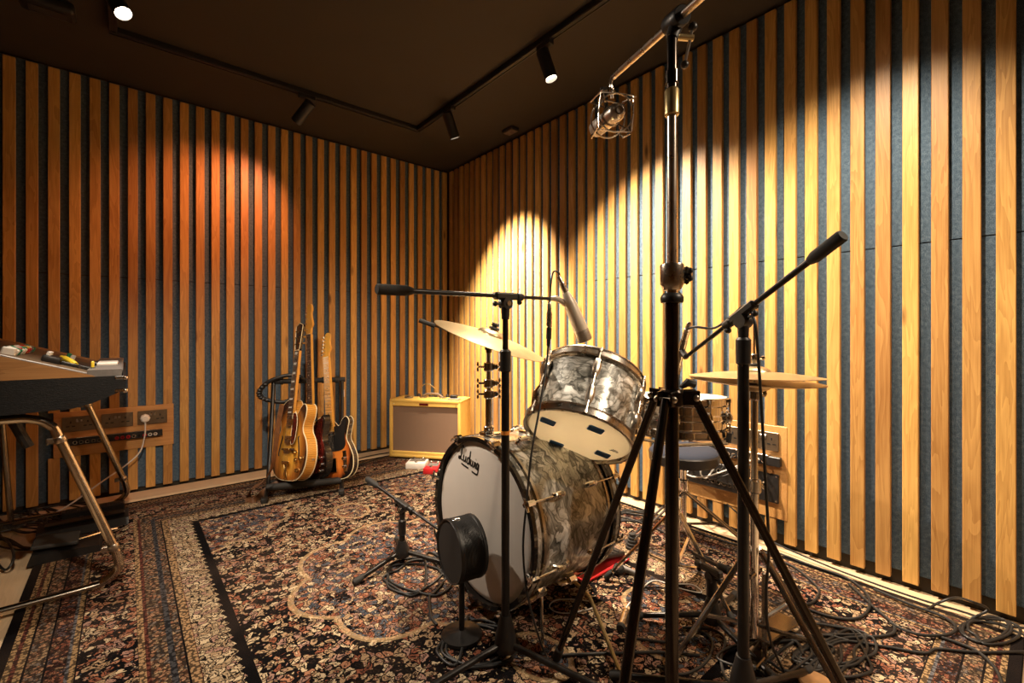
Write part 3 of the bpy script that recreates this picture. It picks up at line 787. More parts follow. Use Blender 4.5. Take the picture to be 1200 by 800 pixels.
# ------------------------------------------------------------------ cymbal on a shell-mounted arm
def cymbal_mb(F, R, bell=0.055, bh=0.022, bow=0.020, th=0.0016):
    top = [(0.006, bh + bow)] + [(bell * math.sin(a), bow + bh * math.cos(a)) for a in (0.5, 0.9, 1.25, 1.5)] + [(bell + (R - bell) * k / 8, bow * (1 - (k / 8) ** 1.6)) for k in range(1, 9)]
    pr = top + [(r, z - th) for r, z in reversed(top)]
    b = MB(F); b.lathe(pr + [pr[0]], 64, cap=False); return b
CB = V((-1.32, -2.38, ctop + 0.03))
ZT_ = P(567, 402, 1.66).z
arm = thing('cymbal_arm', CB, 'chrome cymbal arm with wing clamps rising from the bass drum', 'cymbal arm')
top = V((CB.x, CB.y, ZT_))
b = MB(); b.cyl(CB, V((CB.x, CB.y, CB.z + 0.125)), 0.0125, seg=16); b.build('lower_tube', M_CHROME, arm)
b = MB(); b.cyl(V((CB.x, CB.y, CB.z + 0.12)), top, 0.008, seg=14); b.build('upper_rod', M_CHROME, arm)
side = (C(1, 0, 0) - C(0, 0, 0))
for i, zz in enumerate((CB.z + 0.125, CB.z + 0.165, CB.z + 0.225)):
    c0 = V((CB.x, CB.y, zz))
    b = MB(); b.lathe([(0.016, -0.016), (0.019, -0.012), (0.019, 0.012), (0.016, 0.016)], 16, Matrix.Translation(c0))
    b.box(c0 + side * 0.022, (0.020, 0.020, 0.022), 0.004)
    cl = b.build('clamp', M_CHROME, arm)
    for s in (-1, 1):
        b = MB(); b.cyl(c0 + side * s * 0.018, c0 + side * s * 0.038, 0.004, seg=8)
        w0 = c0 + side * s * 0.040
        b.ball(w0 + V((0, 0, 0.010)), 0.007, 8, (0.7, 0.7, 1.3)); b.ball(w0 - V((0, 0, 0.010)), 0.007, 8, (0.7, 0.7, 1.3))
        b.build('wing_bolt', M_CHROME, cl)
b = MB(); b.cyl(top - side * 0.014 - V((0, 0, 0.008)), top + side * 0.016 - V((0, 0, 0.008)), 0.017, seg=18); b.cyl(top - V((0, 0, 0.035)), top, 0.011, seg=12); b.build('tilter', M_DARKCH, arm)
cyn = (C(0.34, -0.09, 0.93) - C(0, 0, 0)); cyn = V((cyn.x, cyn.y, 0.93)).normalized()
b = MB(); b.cyl(top, top + cyn * 0.075, 0.0035, seg=8); b.build('cymbal_rod', M_DARKCH, arm)
cyc = top + cyn * 0.012
rad = (C(-0.93, -0.05, -0.30) - C(0, 0, 0)); rad = V((rad.x, rad.y, -0.0)); rad = (rad - cyn * rad.dot(cyn)).normalized()
b = MB(); b.cyl(top - cyn * 0.004, top + rad * 0.215 - cyn * 0.006, 0.004, seg=8); b.build('counter_rod', M_DARKCH, arm)
b = MB(); b.cyl(top + rad * 0.205 - cyn * 0.006, top + rad * 0.265 - cyn * 0.006, 0.0085, 0.0075, 12); b.build('rubber_grip', M_RUBBER, arm)
Fc = frame(cyc, cyn)
cy = thing('ride_cymbal', None, 'thin bronze cymbal tilted on the chrome arm above the bass drum', 'cymbal', M=Fc)
cymbal_mb(Fc, 0.212).build('bow_plate', M_CYMBAL, cy)
b = MB(Fc); b.lathe([(0.020, 0.043), (0.020, 0.049), (0.008, 0.052)], 16); b.build('felt_washer', M_RUBBER, cy)
b = MB(Fc); b.lathe([(0.008, 0.050), (0.010, 0.062), (0.006, 0.066)], 12); b.box((0, 0, 0.060), (0.036, 0.007, 0.012), 0.003); b.build('wing_nut', M_RUBBER, cy)

# ------------------------------------------------------------------ snare drum and stand
SNC = P(793, 464, 1.80); SR, SL = 0.178, 0.14
SB = V((SNC.x, SNC.y, SNC.z - SL))
sn = thing('snare_drum', SB, 'chrome snare drum on its stand behind the tall tripod', 'snare drum')
Fs = frame(SB, (0.05, 0.03, 1))
b = MB(Fs); b.lathe([(SR, 0.008), (SR, 0.058), (SR + 0.004, 0.063), (SR + 0.004, 0.077), (SR, 0.082), (SR, SL - 0.008), (SR - 0.005, SL - 0.008), (SR - 0.005, 0.008), (SR, 0.008)], 64, cap=False); b.build('shell', M_CHROME, sn)
b = MB(Fs); b.lathe([(0.0001, SL - 0.004), (SR + 0.003, SL - 0.006)], 64, cap=False); b.build('top_head', M_HEADWHITE, sn)
b = MB(Fs); b.lathe([(0.0001, 0.004), (SR + 0.003, 0.006)], 64, cap=False); b.build('bottom_head', M_HEADCLEAR, sn)
drum_hardware(sn, SB, Fs.to_3x3() @ V((0, 0, 1)), SR, SL, 10, (0, 1, 0), ((0.050, 0.090),), M_CHROME, phase=0.2)
thr = C(1, 0.1, 0) - C(0, 0, 0)
b = MB(); b.box((0, 0, 0), (0.022, 0.030, 0.075), 0.004, M=Matrix.Translation(SB + thr * (SR + 0.014) + V((0, 0, 0.075)))); b.build('strainer', M_CHROME, sn)
def tripod(par, c0, zc, r, angs, leg_r, mat, zleg=0.0, braces=True, rubber=True, zb=0.10):
    for a in angs:
        ft = V((c0.x + r * math.cos(a), c0.y + r * math.sin(a), RUGZ + 0.014)); tp = V((c0.x + 0.02 * math.cos(a), c0.y + 0.02 * math.sin(a), zc))
        b = MB(); b.tube([tp, ft], leg_r, 8); lg = b.build('leg', mat, par)
        if braces:
            m1 = tp.lerp(ft, 0.55); b = MB(); b.tube([V((c0.x + 0.015 * math.cos(a), c0.y + 0.015 * math.sin(a), zb)), m1], leg_r * 0.8, 6); b.build('brace', mat, lg)
        if rubber:
            dr = (ft - tp).normalized(); b = MB(); b.lathe([(0.009, -0.03), (0.012, -0.02), (0.013, 0.004), (0.010, 0.010)], 12, frame(ft, dr)); b.build('rubber_foot', M_RUBBER, lg)
ss = thing('snare_stand', V((SNC.x, SNC.y, RUGZ)), 'chrome tripod stand cradling the snare drum', 'snare stand')
b = MB(); b.cyl((SNC.x, SNC.y, 0.06), (SNC.x, SNC.y, 0.34), 0.0125, seg=14); b.build('lower_tube', M_CHROME, ss)
b = MB(); b.cyl((SNC.x, SNC.y, 0.33), (SNC.x, SNC.y, SB.z - 0.05), 0.009, seg=12); b.build('upper_tube', M_CHROME, ss)
b = MB(); b.lathe([(0.018, 0), (0.021, 0.004), (0.021, 0.04), (0.017, 0.045)], 16, Matrix.Translation((SNC.x, SNC.y, 0.315))); b.build('height_clamp', M_CHROME, ss)
tripod(ss, V((SNC.x, SNC.y, 0)), 0.30, 0.27, (2.3, 4.4, 0.2), 0.008, M_CHROME, zb=0.09)
for k in range(3):
    a = 0.6 + k * 2 * PI / 3
    e = Fs @ V((math.cos(a) * (SR + 0.018), math.sin(a) * (SR + 0.018), -0.018)); e2 = Fs @ V((math.cos(a) * (SR + 0.024), math.sin(a) * (SR + 0.024), 0.02))
    b = MB(); b.tube([V((SNC.x, SNC.y, SB.z - 0.055)), e, e2], 0.006, 8); arm_ = b.build('basket_arm', M_CHROME, ss)
    b = MB(); b.tube([e.lerp(e2, 0.1), e2], 0.009, 8); b.build('rubber_grip', M_RUBBER, arm_)

# ------------------------------------------------------------------ drum throne
TC = V((-0.31, -2.584, 0))
dt = thing('drum_throne', V((TC.x, TC.y, RUGZ)), 'round drum throne with navy fabric seat behind the snare drum', 'stool')
Ft = Matrix.Translation((TC.x, TC.y, 0.40))
b = MB(Ft); b.lathe([(0.0001, 0.070), (0.11, 0.068), (0.143, 0.060), (0.155, 0.048), (0.156, 0.046)], 48, cap=False); b.build('seat_top', M_SEATBLUE, dt)
b = MB(Ft); b.lathe([(0.156, 0.046), (0.160, 0.040), (0.157, 0.004), (0.150, -0.004), (0.0001, -0.004)], 48, cap=False); b.build('seat_side', M_BLACK, dt)
b = MB(); b.cyl((TC.x, TC.y, 0.08), (TC.x, TC.y, 0.40), 0.014, seg=14); b.build('post', M_CHROME, dt)
b = MB(); b.lathe([(0.022, 0), (0.024, 0.004), (0.024, 0.05), (0.02, 0.055)], 16, Matrix.Translation((TC.x, TC.y, 0.26))); b.build('height_clamp', M_CHROME, dt)
for k, a in enumerate((math.radians(152), math.radians(32), math.radians(-62))):
    ft = V((TC.x + 0.265 * math.cos(a), TC.y + 0.265 * math.sin(a), RUGZ))
    for s in (-1, 1):
        sd = V((-math.sin(a), math.cos(a), 0)) * 0.014 * s
        b = MB(); b.tube([V((TC.x, TC.y, 0.26)) + sd, ft + sd + V((0, 0, 0.045))], 0.006, 6); lg = b.build('leg', M_DARKCH, dt)
    b = MB(); b.tube([V((TC.x, TC.y, 0.10)), V((TC.x, TC.y, 0.26)).lerp(ft, 0.55)], 0.006, 6); b.build('brace', M_DARKCH, dt)
    b = MB(); pr = [(0.030, 0)]
    for j in range(5): pr += [(0.031 - j * 0.004, 0.004 + j * 0.014), (0.031 - j * 0.004, 0.012 + j * 0.014), (0.024 - j * 0.004, 0.014 + j * 0.014)]
    b.lathe(pr, 18, Matrix.Translation(ft)); b.build('ribbed_rubber_foot', M_RUBBER, dt)

# ------------------------------------------------------------------ hi-hat
HD = 1.36; HC = P(884, 441, HD)
hh = thing('hi_hat_stand', V((HC.x, HC.y, RUGZ)), 'chrome hi-hat stand with pedal and spring behind the black boom stand', 'hi-hat stand')
b = MB(); b.cyl((HC.x, HC.y, 0.10), (HC.x, HC.y, 0.55), 0.0125, seg=14); b.build('lower_tube', M_CHROME, hh)
b = MB(); b.cyl((HC.x, HC.y, 0.54), (HC.x, HC.y, HC.z - 0.03), 0.010, seg=14); b.build('upper_tube', M_CHROME, hh)
b = MB(); b.cyl((HC.x, HC.y, HC.z - 0.03), (HC.x, HC.y, HC.z + 0.165), 0.003, seg=8); b.build('pull_rod', M_CHROME, hh)
for zz in (0.53, HC.z - 0.07):
    b = MB(); b.lathe([(0.016, 0), (0.019, 0.004), (0.019, 0.036), (0.015, 0.040)], 16, Matrix.Translation((HC.x, HC.y, zz)))
    b.ball(V((HC.x, HC.y, zz + 0.02)) + side * 0.030, 0.008, 8, (1, 1, 1.6)); b.build('clamp', M_CHROME, hh)
b = MB(); b.lathe([(0.012, 0), (0.020, 0.012), (0.020, 0.022)], 18, Matrix.Translation((HC.x, HC.y, HC.z - 0.040))); b.build('bottom_cup', M_NICKEL, hh)
b = MB(); b.lathe([(0.007, 0), (0.009, 0.004), (0.009, 0.035), (0.006, 0.038)], 12, Matrix.Translation((HC.x, HC.y, HC.z + 0.030)))
b.cyl(V((HC.x, HC.y, HC.z + 0.055)) - side * 0.004, V((HC.x, HC.y, HC.z + 0.055)) + side * 0.022, 0.0045, seg=8); b.ball(V((HC.x, HC.y, HC.z + 0.055)) + side * 0.026, 0.007, 8); b.build('clutch', M_CHROME, hh)
tripod(hh, V((HC.x, HC.y, 0)), 0.36, 0.27, (-0.35, 2.55, 4.55), 0.008, M_DARKCH, zb=0.14)
fr_ = MB()
for s in (-1, 1): fr_.box(V((HC.x, HC.y, 0.16)) + side * 0.030 * s, (0.008, 0.014, 0.26), 0.002)
fr_.box((HC.x, HC.y, 0.29), (0.075, 0.02, 0.014), 0.003); fr_.box((HC.x, HC.y, 0.035), (0.09, 0.05, 0.016), 0.003)
fr_.build('pedal_frame', M_DARKCH, hh)
b = MB(); b.tube([V((HC.x + 0.011 * math.cos(k * 0.8), HC.y + 0.011 * math.sin(k * 0.8), 0.10 + k * 0.0018)) for k in range(90)], 0.0018, 5); b.build('spring', M_CHROME, hh)
fb = C(0.25, 0.97, 0) - C(0, 0, 0); fb = V((1, -0.12, 0)).normalized()
b = MB(); b.box((0.13, 0, 0), (0.27, 0.075, 0.010), 0.003, M=Matrix.Translation((HC.x + 0.02, HC.y, 0.09)) @ Matrix.Rotation(0.18, 4, 'Y')); b.build('footboard', M_DARKCH, hh)
for i, (dz, flip) in enumerate(((0.0, 1), (-0.014, -1))):
    Fh = frame(V((HC.x, HC.y, HC.z + dz)), (0.03 * flip, 0.02, flip))
    h = thing('hi_hat_cymbal', None, ('upper bronze hi-hat cymbal on the chrome hi-hat stand', 'lower bronze hi-hat cymbal facing up under its partner')[i], 'cymbal', 'hi-hat cymbals', M=Fh)
    cymbal_mb(Fh, 0.181, 0.045, 0.018, 0.014).build('bow_plate', M_CYMBAL, h)
    b = MB(Fh); b.lathe([(0.016, 0.030), (0.016, 0.037), (0.007, 0.039)], 14); b.build('felt_washer', M_RUBBER, h)

# ------------------------------------------------------------------ kick pedal
KX = BDC.x + BDL
kp = thing('kick_pedal', V((KX + 0.15, -2.46, RUGZ)), 'red and black kick drum pedal behind the bass drum', 'drum pedal')
b = MB(); b.box((KX + 0.16, -2.46, RUGZ + 0.008), (0.30, 0.13, 0.014), 0.004); b.build('base_plate', M_RED, kp)
b = MB(); b.box((0, 0, 0), (0.28, 0.095, 0.018), 0.004, M=Matrix.Translation((KX + 0.165, -2.46, RUGZ + 0.055)) @ Matrix.Rotation(0.2, 4, 'Y')); fbo = b.build('footboard', M_BLACK, kp)
for i in range(6):
    b = MB(); b.box((-0.10 + i * 0.04, 0, 0.011), (0.012, 0.08, 0.006), 0.001, M=Matrix.Translation((KX + 0.165, -2.46, RUGZ + 0.055)) @ Matrix.Rotation(0.2, 4, 'Y')); b.build('tread_rib', M_RUBBER, fbo)
b = MB()
for s in (-1, 1): b.cyl((KX + 0.03, -2.46 + s * 0.06, RUGZ + 0.01), (KX + 0.03, -2.46 + s * 0.06, 0.19), 0.009, seg=10)
b.cyl((KX + 0.03, -2.52, 0.19), (KX + 0.03, -2.40, 0.19), 0.007, seg=10); b.build('pedal_frame', M_CHROME, kp)
b = MB(); b.cyl((KX + 0.03, -2.46, 0.19), (KX + 0.05, -2.46, 0.35), 0.004, seg=8); bt = b.build('beater_shaft', M_CHROME, kp)
b = MB(); b.ball((KX + 0.045, -2.46, 0.36), 0.026, 14, (1.1, 1, 1)); b.build('beater', M_RUBBER, bt)

# ------------------------------------------------------------------ black boom microphone stands
def mic_stand(name, label, base, legs, leg_r, hub_z, pole_top, T, endA, endB, clutch_z=None, tape_z=None, hubh=1.0, hubr=0.034, lower_r=0.0125, upper_r=0.009, grip=0.10, boom_r=0.0075):
    """base: floor point; legs: angles; T: pivot; endA: counterweight end; endB: microphone end"""
    t = thing(name, V((base.x, base.y, RUGZ)), label, 'microphone stand', 'boom microphone stands')
    b = MB(); b.lathe([(hubr * 0.95, 0), (hubr, 0.01), (hubr * 0.9, 0.045 * hubh), (hubr * 0.55, 0.095 * hubh), (hubr * 0.5, 0.105 * hubh)], 20, Matrix.Translation((base.x, base.y, hub_z)))
    b.build('hub', M_BLACK, t)
    for a in legs:
        dv = V((math.cos(a), math.sin(a), 0))
        p0 = V((base.x, base.y, hub_z + 0.018)) + dv * 0.02; p1 = V((base.x, base.y, RUGZ + 0.013)) + dv * leg_r
        b = MB(); b.cyl(p0, p1, 0.0095, seg=12); lg = b.build('leg', M_SATIN, t)
        b = MB(); dd = (p1 - p0).normalized(); b.lathe([(0.0095, 0), (0.0125, 0.005), (0.0135, 0.035), (0.010, 0.042)], 14, frame(p1 - dd * 0.04, dd)); b.build('rubber_foot', M_RUBBER, lg)
    cz = clutch_z or (hub_z + pole_top) / 2
    b = MB(); b.cyl((base.x, base.y, hub_z + 0.09 * hubh), (base.x, base.y, cz), lower_r, seg=18); b.build('lower_tube', M_SATIN, t)
    b = MB(); b.lathe([(lower_r + 0.001, 0), (lower_r + 0.004, 0.004), (lower_r + 0.0045, 0.062), (lower_r, 0.068)], 18, Matrix.Translation((base.x, base.y, cz - 0.03))); b.build('clutch', M_BLACK, t)
    b = MB(); b.cyl((base.x, base.y, cz), (base.x, base.y, pole_top), upper_r, seg=16); b.build('upper_tube', M_SATIN, t)
    if tape_z:
        b = MB(); b.lathe([(lower_r + 0.0006, 0), (lower_r + 0.0006, 0.012)], 18, Matrix.Translation((base.x, base.y, tape_z)), cap=False); b.build('tape_band', M_ORANGE, t)
    bd_ = (endB - endA).normalized()
    hz = bd_.cross(V((0, 0, 1))).normalized()
    b = MB(); b.cyl((base.x, base.y, pole_top - 0.02), T - V((0, 0, 0.03)), 0.012, 0.014, 14); b.cyl(T - hz * 0.014 - V((0, 0, 0.022)), T + hz * 0.014 - V((0, 0, 0.022)), 0.018, seg=18)
    sw = b.build('swivel', M_BLACK, t)
    b = MB(); b.cyl(T + hz * 0.014 - V((0, 0, 0.022)), T + hz * 0.018 - V((0, 0, 0.022)), 0.008, seg=12); b.build('bolt', M_NICKEL, sw)
    b = MB(); kz = T - V((0, 0, 0.024)); b.cyl(kz, kz - bd_ * 0.034, 0.004, seg=8); b.ball(kz - bd_ * 0.040, 0.0085, 10); b.build('tilt_knob', M_BLACK, sw)
    b = MB(); b.box((0, 0, 0), (0.022, 0.024, 0.088), 0.005, M=frame(T, bd_, (0, 0, 1))); cl = b.build('boom_clamp', M_BLACK, t)
    b = MB(); k = T + bd_ * 0.058; b.lathe([(0.009, -0.014), (0.012, -0.010), (0.012, 0.010), (0.009, 0.014)], 14, frame(k, bd_)); b.ball(k - V((0, 0, 0.016)), 0.009, 10); b.build('boom_lock', M_BLACK, cl)
    b = MB(); b.cyl(endA + bd_ * 0.01, endB, boom_r, boom_r * 0.75, 14); bm_ = b.build('boom_arm', M_SATIN, t)
    b = MB(); b.lathe([(0.0115, 0), (0.0135, 0.003), (0.0135, grip * 0.8), (0.010, grip * 0.95), (0.008, grip)], 16, frame(endA, bd_)); b.build('hand_grip', M_RUBBER, bm_)
    return t
def xlr(b, p0, p1, r=0.0095):
    p0, p1 = V(p0), V(p1); L = (p1 - p0).length
    b.lathe([(r * 0.6, 0), (r, 0.004), (r, L * 0.6), (r * 0.8, L * 0.62), (r * 0.75, L * 0.9), (r * 0.45, L)], 14, frame(p0, p1 - p0))
    return b

def angs(a0): return (a0, a0 + 2 * PI / 3, a0 + 4 * PI / 3)
def cdir(cx, cd):
    v = C(cx, cd, 0) - C(0, 0, 0); return math.atan2(v.y, v.x)

# stand over the tom, beside the bass drum
A0 = C(-0.020, 1.385, 0)
TA_ = V((A0.x, A0.y, P(595, 347, 1.385).z))
endB = P(646, 350, 1.52); dirA = (TA_ - endB).normalized()
endA = TA_ + dirA * 0.415
mic_stand('boom_stand', 'black boom stand with orange tape band in front of the bass drum', A0, angs(cdir(-0.75, -0.5)), 0.33, 0.045, TA_.z - 0.05, TA_, endA, endB, clutch_z=P(593, 424, 1.385).z, tape_z=P(593, 509, 1.385).z)
# tom microphone
mt = P(660, 336, 1.52); mb_ = P(686, 399, 1.54); md = (mb_ - mt).normalized()
tm_ = thing('tom_microphone', mb_, 'off-white tom microphone on the boom, aimed at the pearl tom', 'microphone')
L = (mb_ - mt).length
b = MB(frame(mt, md)); b.lathe([(0.011, 0.02), (0.0135, 0.024), (0.0205, L * 0.30), (0.0235, L * 0.55), (0.0255, L * 0.80)], 24); b.build('body', M_MICWHITE, tm_)
b = MB(frame(mt, md)); b.lathe([(0.0245, L * 0.80), (0.0250, L * 0.82), (0.0255, L * 0.98), (0.0235, L), (0.0001, L)], 24); b.build('grille', M_MICGREY, tm_)
b = MB(); xlr(b, mt + md * 0.028, mt - md * 0.040, 0.010); b.build('connector', M_NICKEL, tm_)
b = MB(); b.tube(smooth([endB - (endB - TA_).normalized() * 0.005, P(652, 350, 1.52), P(661, 355, 1.525), P(668, 362, 1.53)], 4), [0.008] * 3 + [0.010] * 10, 10); b.build('clip', M_MICWHITE, tm_)
# its cable: loop from the connector, inline plug, long fall to the floor
cb = thing('tom_mic_cable', G(640, 772), 'thin black microphone cable hanging from the white tom microphone', 'cable')
c1 = [mt - md * 0.036, P(655, 320, 1.515), P(649, 318, 1.51), P(646, 330, 1.505), P(644.5, 350, 1.50), P(643.5, 358, 1.50)]
b = MB(); b.tube(smooth(c1, 5), 0.0030, 8); b.build('pigtail', M_CABLE, cb)
b = MB(); xlr(b, P(643.5, 384, 1.50), P(643.8, 354, 1.50), 0.0095); b.build('inline_plug', M_NICKEL, cb)
b = MB(); xlr(b, P(643.5, 383, 1.50), P(642.5, 406, 1.50), 0.0090); b.build('plug_sleeve', M_BLACK, cb)
c2 = [P(642.5, 404, 1.50), P(640, 430, 1.49), P(632, 480, 1.44), P(623, 530, 1.40), P(617, 590, 1.40), P(613, 640, 1.41), P(617, 690, 1.40), P(628, 735, 1.38), G(640, 768), G(655, 785), G(690, 798)]
b = MB(); b.tube(smooth(c2, 6), 0.0034, 8); b.build('lead', M_CABLE, cb)

# low boom stand left of the bass drum
B0 = C(-0.475, 1.97, 0)
TB = V((B0.x, B0.y, P(475, 590, 1.97).z))
eB = P(517, 620, 1.745)
eA = TB + (TB - eB).normalized() * 0.36
eA = P(430, 561, 2.12); eB = TB + (TB - eA).normalized() * 0.30
mic_stand('boom_stand', 'short black boom stand with coiled cable at its feet beside bass drum head', B0, angs(cdir(-0.148, -0.176)), 0.23, 0.045, TB.z - 0.045, TB, eA, eB, clutch_z=0.165, grip=0.085, hubh=0.62)

# stand with boom over the hi-hat
D0 = C(0.584, 1.15, 0)
TD = V((D0.x, D0.y, P(871, 366, 1.15).z)); eDb = P(804, 418, 1.35); eDa = TD + (TD - eDb).normalized() * ((eDb - TD).length * 1.18)
mic_stand('boom_stand', 'tall black boom stand with raised arm in front of the hi-hat', D0, angs(cdir(-0.314, 0.169)), 0.34, 0.085, TD.z - 0.05, TD, eDa, eDb, clutch_z=P(872, 413, 1.15).z, lower_r=0.0135, grip=0.085)
sm = thing('snare_microphone', P(801, 412, 1.36), 'slim silver microphone at the arm end above the snare drum', 'microphone')
m0, m1 = P(803, 395, 1.36), P(790, 440, 1.42); mdv = (m1 - m0).normalized()
b = MB(frame(m0, mdv)); b.lathe([(0.008, 0), (0.011, 0.02), (0.0115, 0.085), (0.015, 0.095), (0.015, 0.125), (0.010, 0.132)], 18); b.build('body', M_DARKCH, sm)
b = MB(); xlr(b, m0 + mdv * 0.01, m0 - mdv * 0.05, 0.0095); b.build('connector', M_NICKEL, sm)
b = MB(); b.tube([eDb, m0 + mdv * 0.045], 0.010, 10); b.build('clip', M_BLACK, sm)
cb = thing('snare_mic_cable', G(905, 690), 'black cable running along the raised boom and down behind the hi-hat', 'cable')
b = MB(); b.tube(smooth([m0 - mdv * 0.048, P(804, 385, 1.35), P(815, 383, 1.31), P(838, 384, 1.27), P(860, 368, 1.22), P(874, 358, 1.17), P(884, 375, 1.11), P(888, 410, 1.11), P(892, 470, 1.12), P(897, 560, 1.13), P(901, 640, 1.15), P(898, 700, 1.2), P(903, 750, 1.25), G(925, 800)], 6), 0.0036, 8); b.build('lead', M_CABLE, cb)

# low stand below the snare
E0 = C(0.67, 1.53, 0); TE = V((E0.x, E0.y, P(829, 668, 1.53).z)); eEa = P(826, 667, 1.53) + V((0.05, -0.06, 0.0)); eEb = P(812, 648, 1.68)
mic_stand('boom_stand', 'low black boom stand on the rug below the snare drum', E0, angs(cdir(-0.9, 0.2)), 0.26, 0.040, TE.z - 0.04, TE, eEa, eEb, clutch_z=0.15, grip=0.05, hubh=0.7)
lm = thing('floor_microphone', G(730, 668), 'black foam-headed microphone lying on the rug behind the bass drum', 'microphone')
b = MB(); b.ball(G(725, 672) + V((0, 0, 0.02)), 0.024, 16, (1, 1, 0.95)); b.build('foam_head', M_RUBBER, lm)
b = MB(); b.cyl(G(728, 670) + V((0, 0, 0.018)), G(745, 674) + V((0, 0, 0.010)), 0.014, 0.009, 14); b.build('handle', M_GREY, lm)
lm = thing('cable_plug', G(729, 733), 'grey plug with black end on a thin white cable on the rug', 'plug')
b = MB(); b.cyl(G(734, 722) + V((0, 0, 0.020)), G(728, 738) + V((0, 0, 0.012)), 0.012, 0.014, 14); b.build('barrel', M_NICKEL, lm)
b = MB(); b.cyl(G(728, 738) + V((0, 0, 0.012)), G(727, 741) + V((0, 0, 0.012)), 0.0145, 0.013, 14); b.build('end_cap', M_RUBBER, lm)

# ------------------------------------------------------------------ drum-shaped kick microphone on a round-base stand
KB = C(-0.165, 1.495, 0); KZ = P(540, 642, 1.495).z
ka = C(0.85, 0.53, 0) - C(0, 0, 0); ka = V((ka.x, ka.y, 0)).normalized()
km = thing('kick_microphone', V((KB.x, KB.y, KZ - 0.1)), 'black drum-shaped microphone facing the white bass drum head', 'microphone')
Fk = frame(V((KB.x, KB.y, KZ)) - ka * 0.047, ka)
b = MB(Fk); b.lathe([(0.094, 0.004), (0.0985, 0.0), (0.100, 0.003), (0.100, 0.012), (0.097, 0.015), (0.097, 0.080), (0.100, 0.083), (0.100, 0.091), (0.0985, 0.094), (0.094, 0.090)], 56, cap=False); b.build('drum_shell', M_BLACK, km)
b = MB(Fk)
for k in range(16): b.lathe([(0.0972, 0.018 + k * 0.0038), (0.0988, 0.0192 + k * 0.0038), (0.0972, 0.0205 + k * 0.0038)], 48, cap=False)
b.build('ribbed_band', M_RUBBER, km)
b = MB(Fk); b.lathe([(0.0001, 0.004), (0.094, 0.005)], 48, cap=False); b.build('front_cloth', M_GRILLEBLACK, km)
b = MB(Fk); b.lathe([(0.0001, 0.090), (0.094, 0.089)], 48, cap=False); b.build('back_cloth', M_GRILLEBLACK, km)
# pale emblem on top of its rim: a ring with an S inside
em = V((KB.x, KB.y, KZ + 0.0985)); Fe = frame(em - ka * 0.02, V((0, 0, 1)), C(1, 0, 0) - C(0, 0, 0))
b = MB(Fe); b.tube([V((0.014 * math.cos(2 * PI * k / 20), 0.011 * math.sin(2 * PI * k / 20), -0.0002 - 0.0006)) for k in range(20)], 0.0011, 5, True)
b.tube(smooth([(0.006, 0.006, -0.0005), (-0.002, 0.008, -0.0005), (-0.004, 0.003, -0.0005), (0.003, -0.002, -0.0005), (0.002, -0.007, -0.0005), (-0.006, -0.006, -0.0005)], 4), 0.0012, 5)
b.build('emblem', M_NICKEL, km)
ks = thing('round_base_stand', V((KB.x, KB.y, RUGZ)), 'short black stand with round base under the drum-shaped microphone', 'microphone stand')
b = MB(); b.lathe([(0.066, 0), (0.068, 0.004), (0.066, 0.012), (0.022, 0.020), (0.012, 0.024)], 40, Matrix.Translation((KB.x, KB.y, RUGZ))); b.build('base', M_SATIN, ks)
b = MB(); b.cyl((KB.x, KB.y, RUGZ + 0.02), (KB.x, KB.y, KZ - 0.096), 0.0095, seg=14); b.build('post', M_SATIN, ks)
b = MB(); b.box((0, 0, 0), (0.05, 0.03, 0.010), 0.003, M=Matrix.Translation((KB.x, KB.y, KZ - 0.104))); b.build('mount_plate', M_BLACK, ks)

# ------------------------------------------------------------------ tall studio tripod with overhead boom
SD = 0.95; S0 = C(0.3335, SD, 0)
st = thing('studio_tripod', V((S0.x, S0.y, RUGZ)), 'towering glossy tripod stand with chrome upper tube in front of the kit', 'tripod stand')
def sz(py): return 1 - (py - 392) / FPX * SD
hz0 = sz(465)
b = MB(); b.cyl((S0.x, S0.y, 0.10), (S0.x, S0.y, sz(352)), 0.0135, seg=24); b.build('lower_tube', M_GLOSSBLK, st)
b = MB(); b.lathe([(0.022, 0.0), (0.0235, 0.004), (0.0235, 0.012), (0.021, 0.016), (0.018, 0.020)], 24, Matrix.Translation((S0.x, S0.y, sz(348) - 0.012))); b.build('lock_ring', M_BLACK, st)
b = MB(); b.lathe([(0.017, 0), (0.024, 0.012), (0.0245, 0.050), (0.023, 0.054), (0.012, 0.055)], 28, Matrix.Translation((S0.x, S0.y, sz(340)))); col_ = b.build('lock_collar', M_NICKEL, st)
rr_ = C(1, 0.1, 0) - C(0, 0, 0)
kc = V((S0.x, S0.y, sz(322))) + rr_ * 0.036
b = MB(frame(kc - rr_ * 0.014, rr_)); pr = []
b.lathe([(0.006, 0), (0.008, 0.004), (0.008, 0.012)], 12)
for k in range(5): b.ball((0.013 * math.cos(k * 2 * PI / 5), 0.013 * math.sin(k * 2 * PI / 5), 0.012), 0.0075, 8, (1, 1, 0.8))
b.ball((0, 0, 0.012), 0.011, 10, (1, 1, 0.7)); b.build('star_knob', M_BLACK, col_)
b = MB(); b.cyl((S0.x, S0.y, sz(345)), (S0.x, S0.y, sz(120)), 0.0098, seg=20); b.build('middle_tube', M_NICKEL, st)
b = MB(); b.lathe([(0.0125, 0), (0.0148, 0.003), (0.0148, 0.052), (0.0125, 0.056)], 22, Matrix.Translation((S0.x, S0.y, sz(136)))); b.build('upper_collar', M_BRASSTUBE, st)
b = MB(); b.cyl((S0.x, S0.y, sz(106)), (S0.x, S0.y, sz(40)), 0.0105, seg=18); b.lathe([(0.0135, 0), (0.0135, 0.025)], 18, Matrix.Translation((S0.x, S0.y, sz(98)))); b.build('top_tube', M_GLOSSBLK, st)
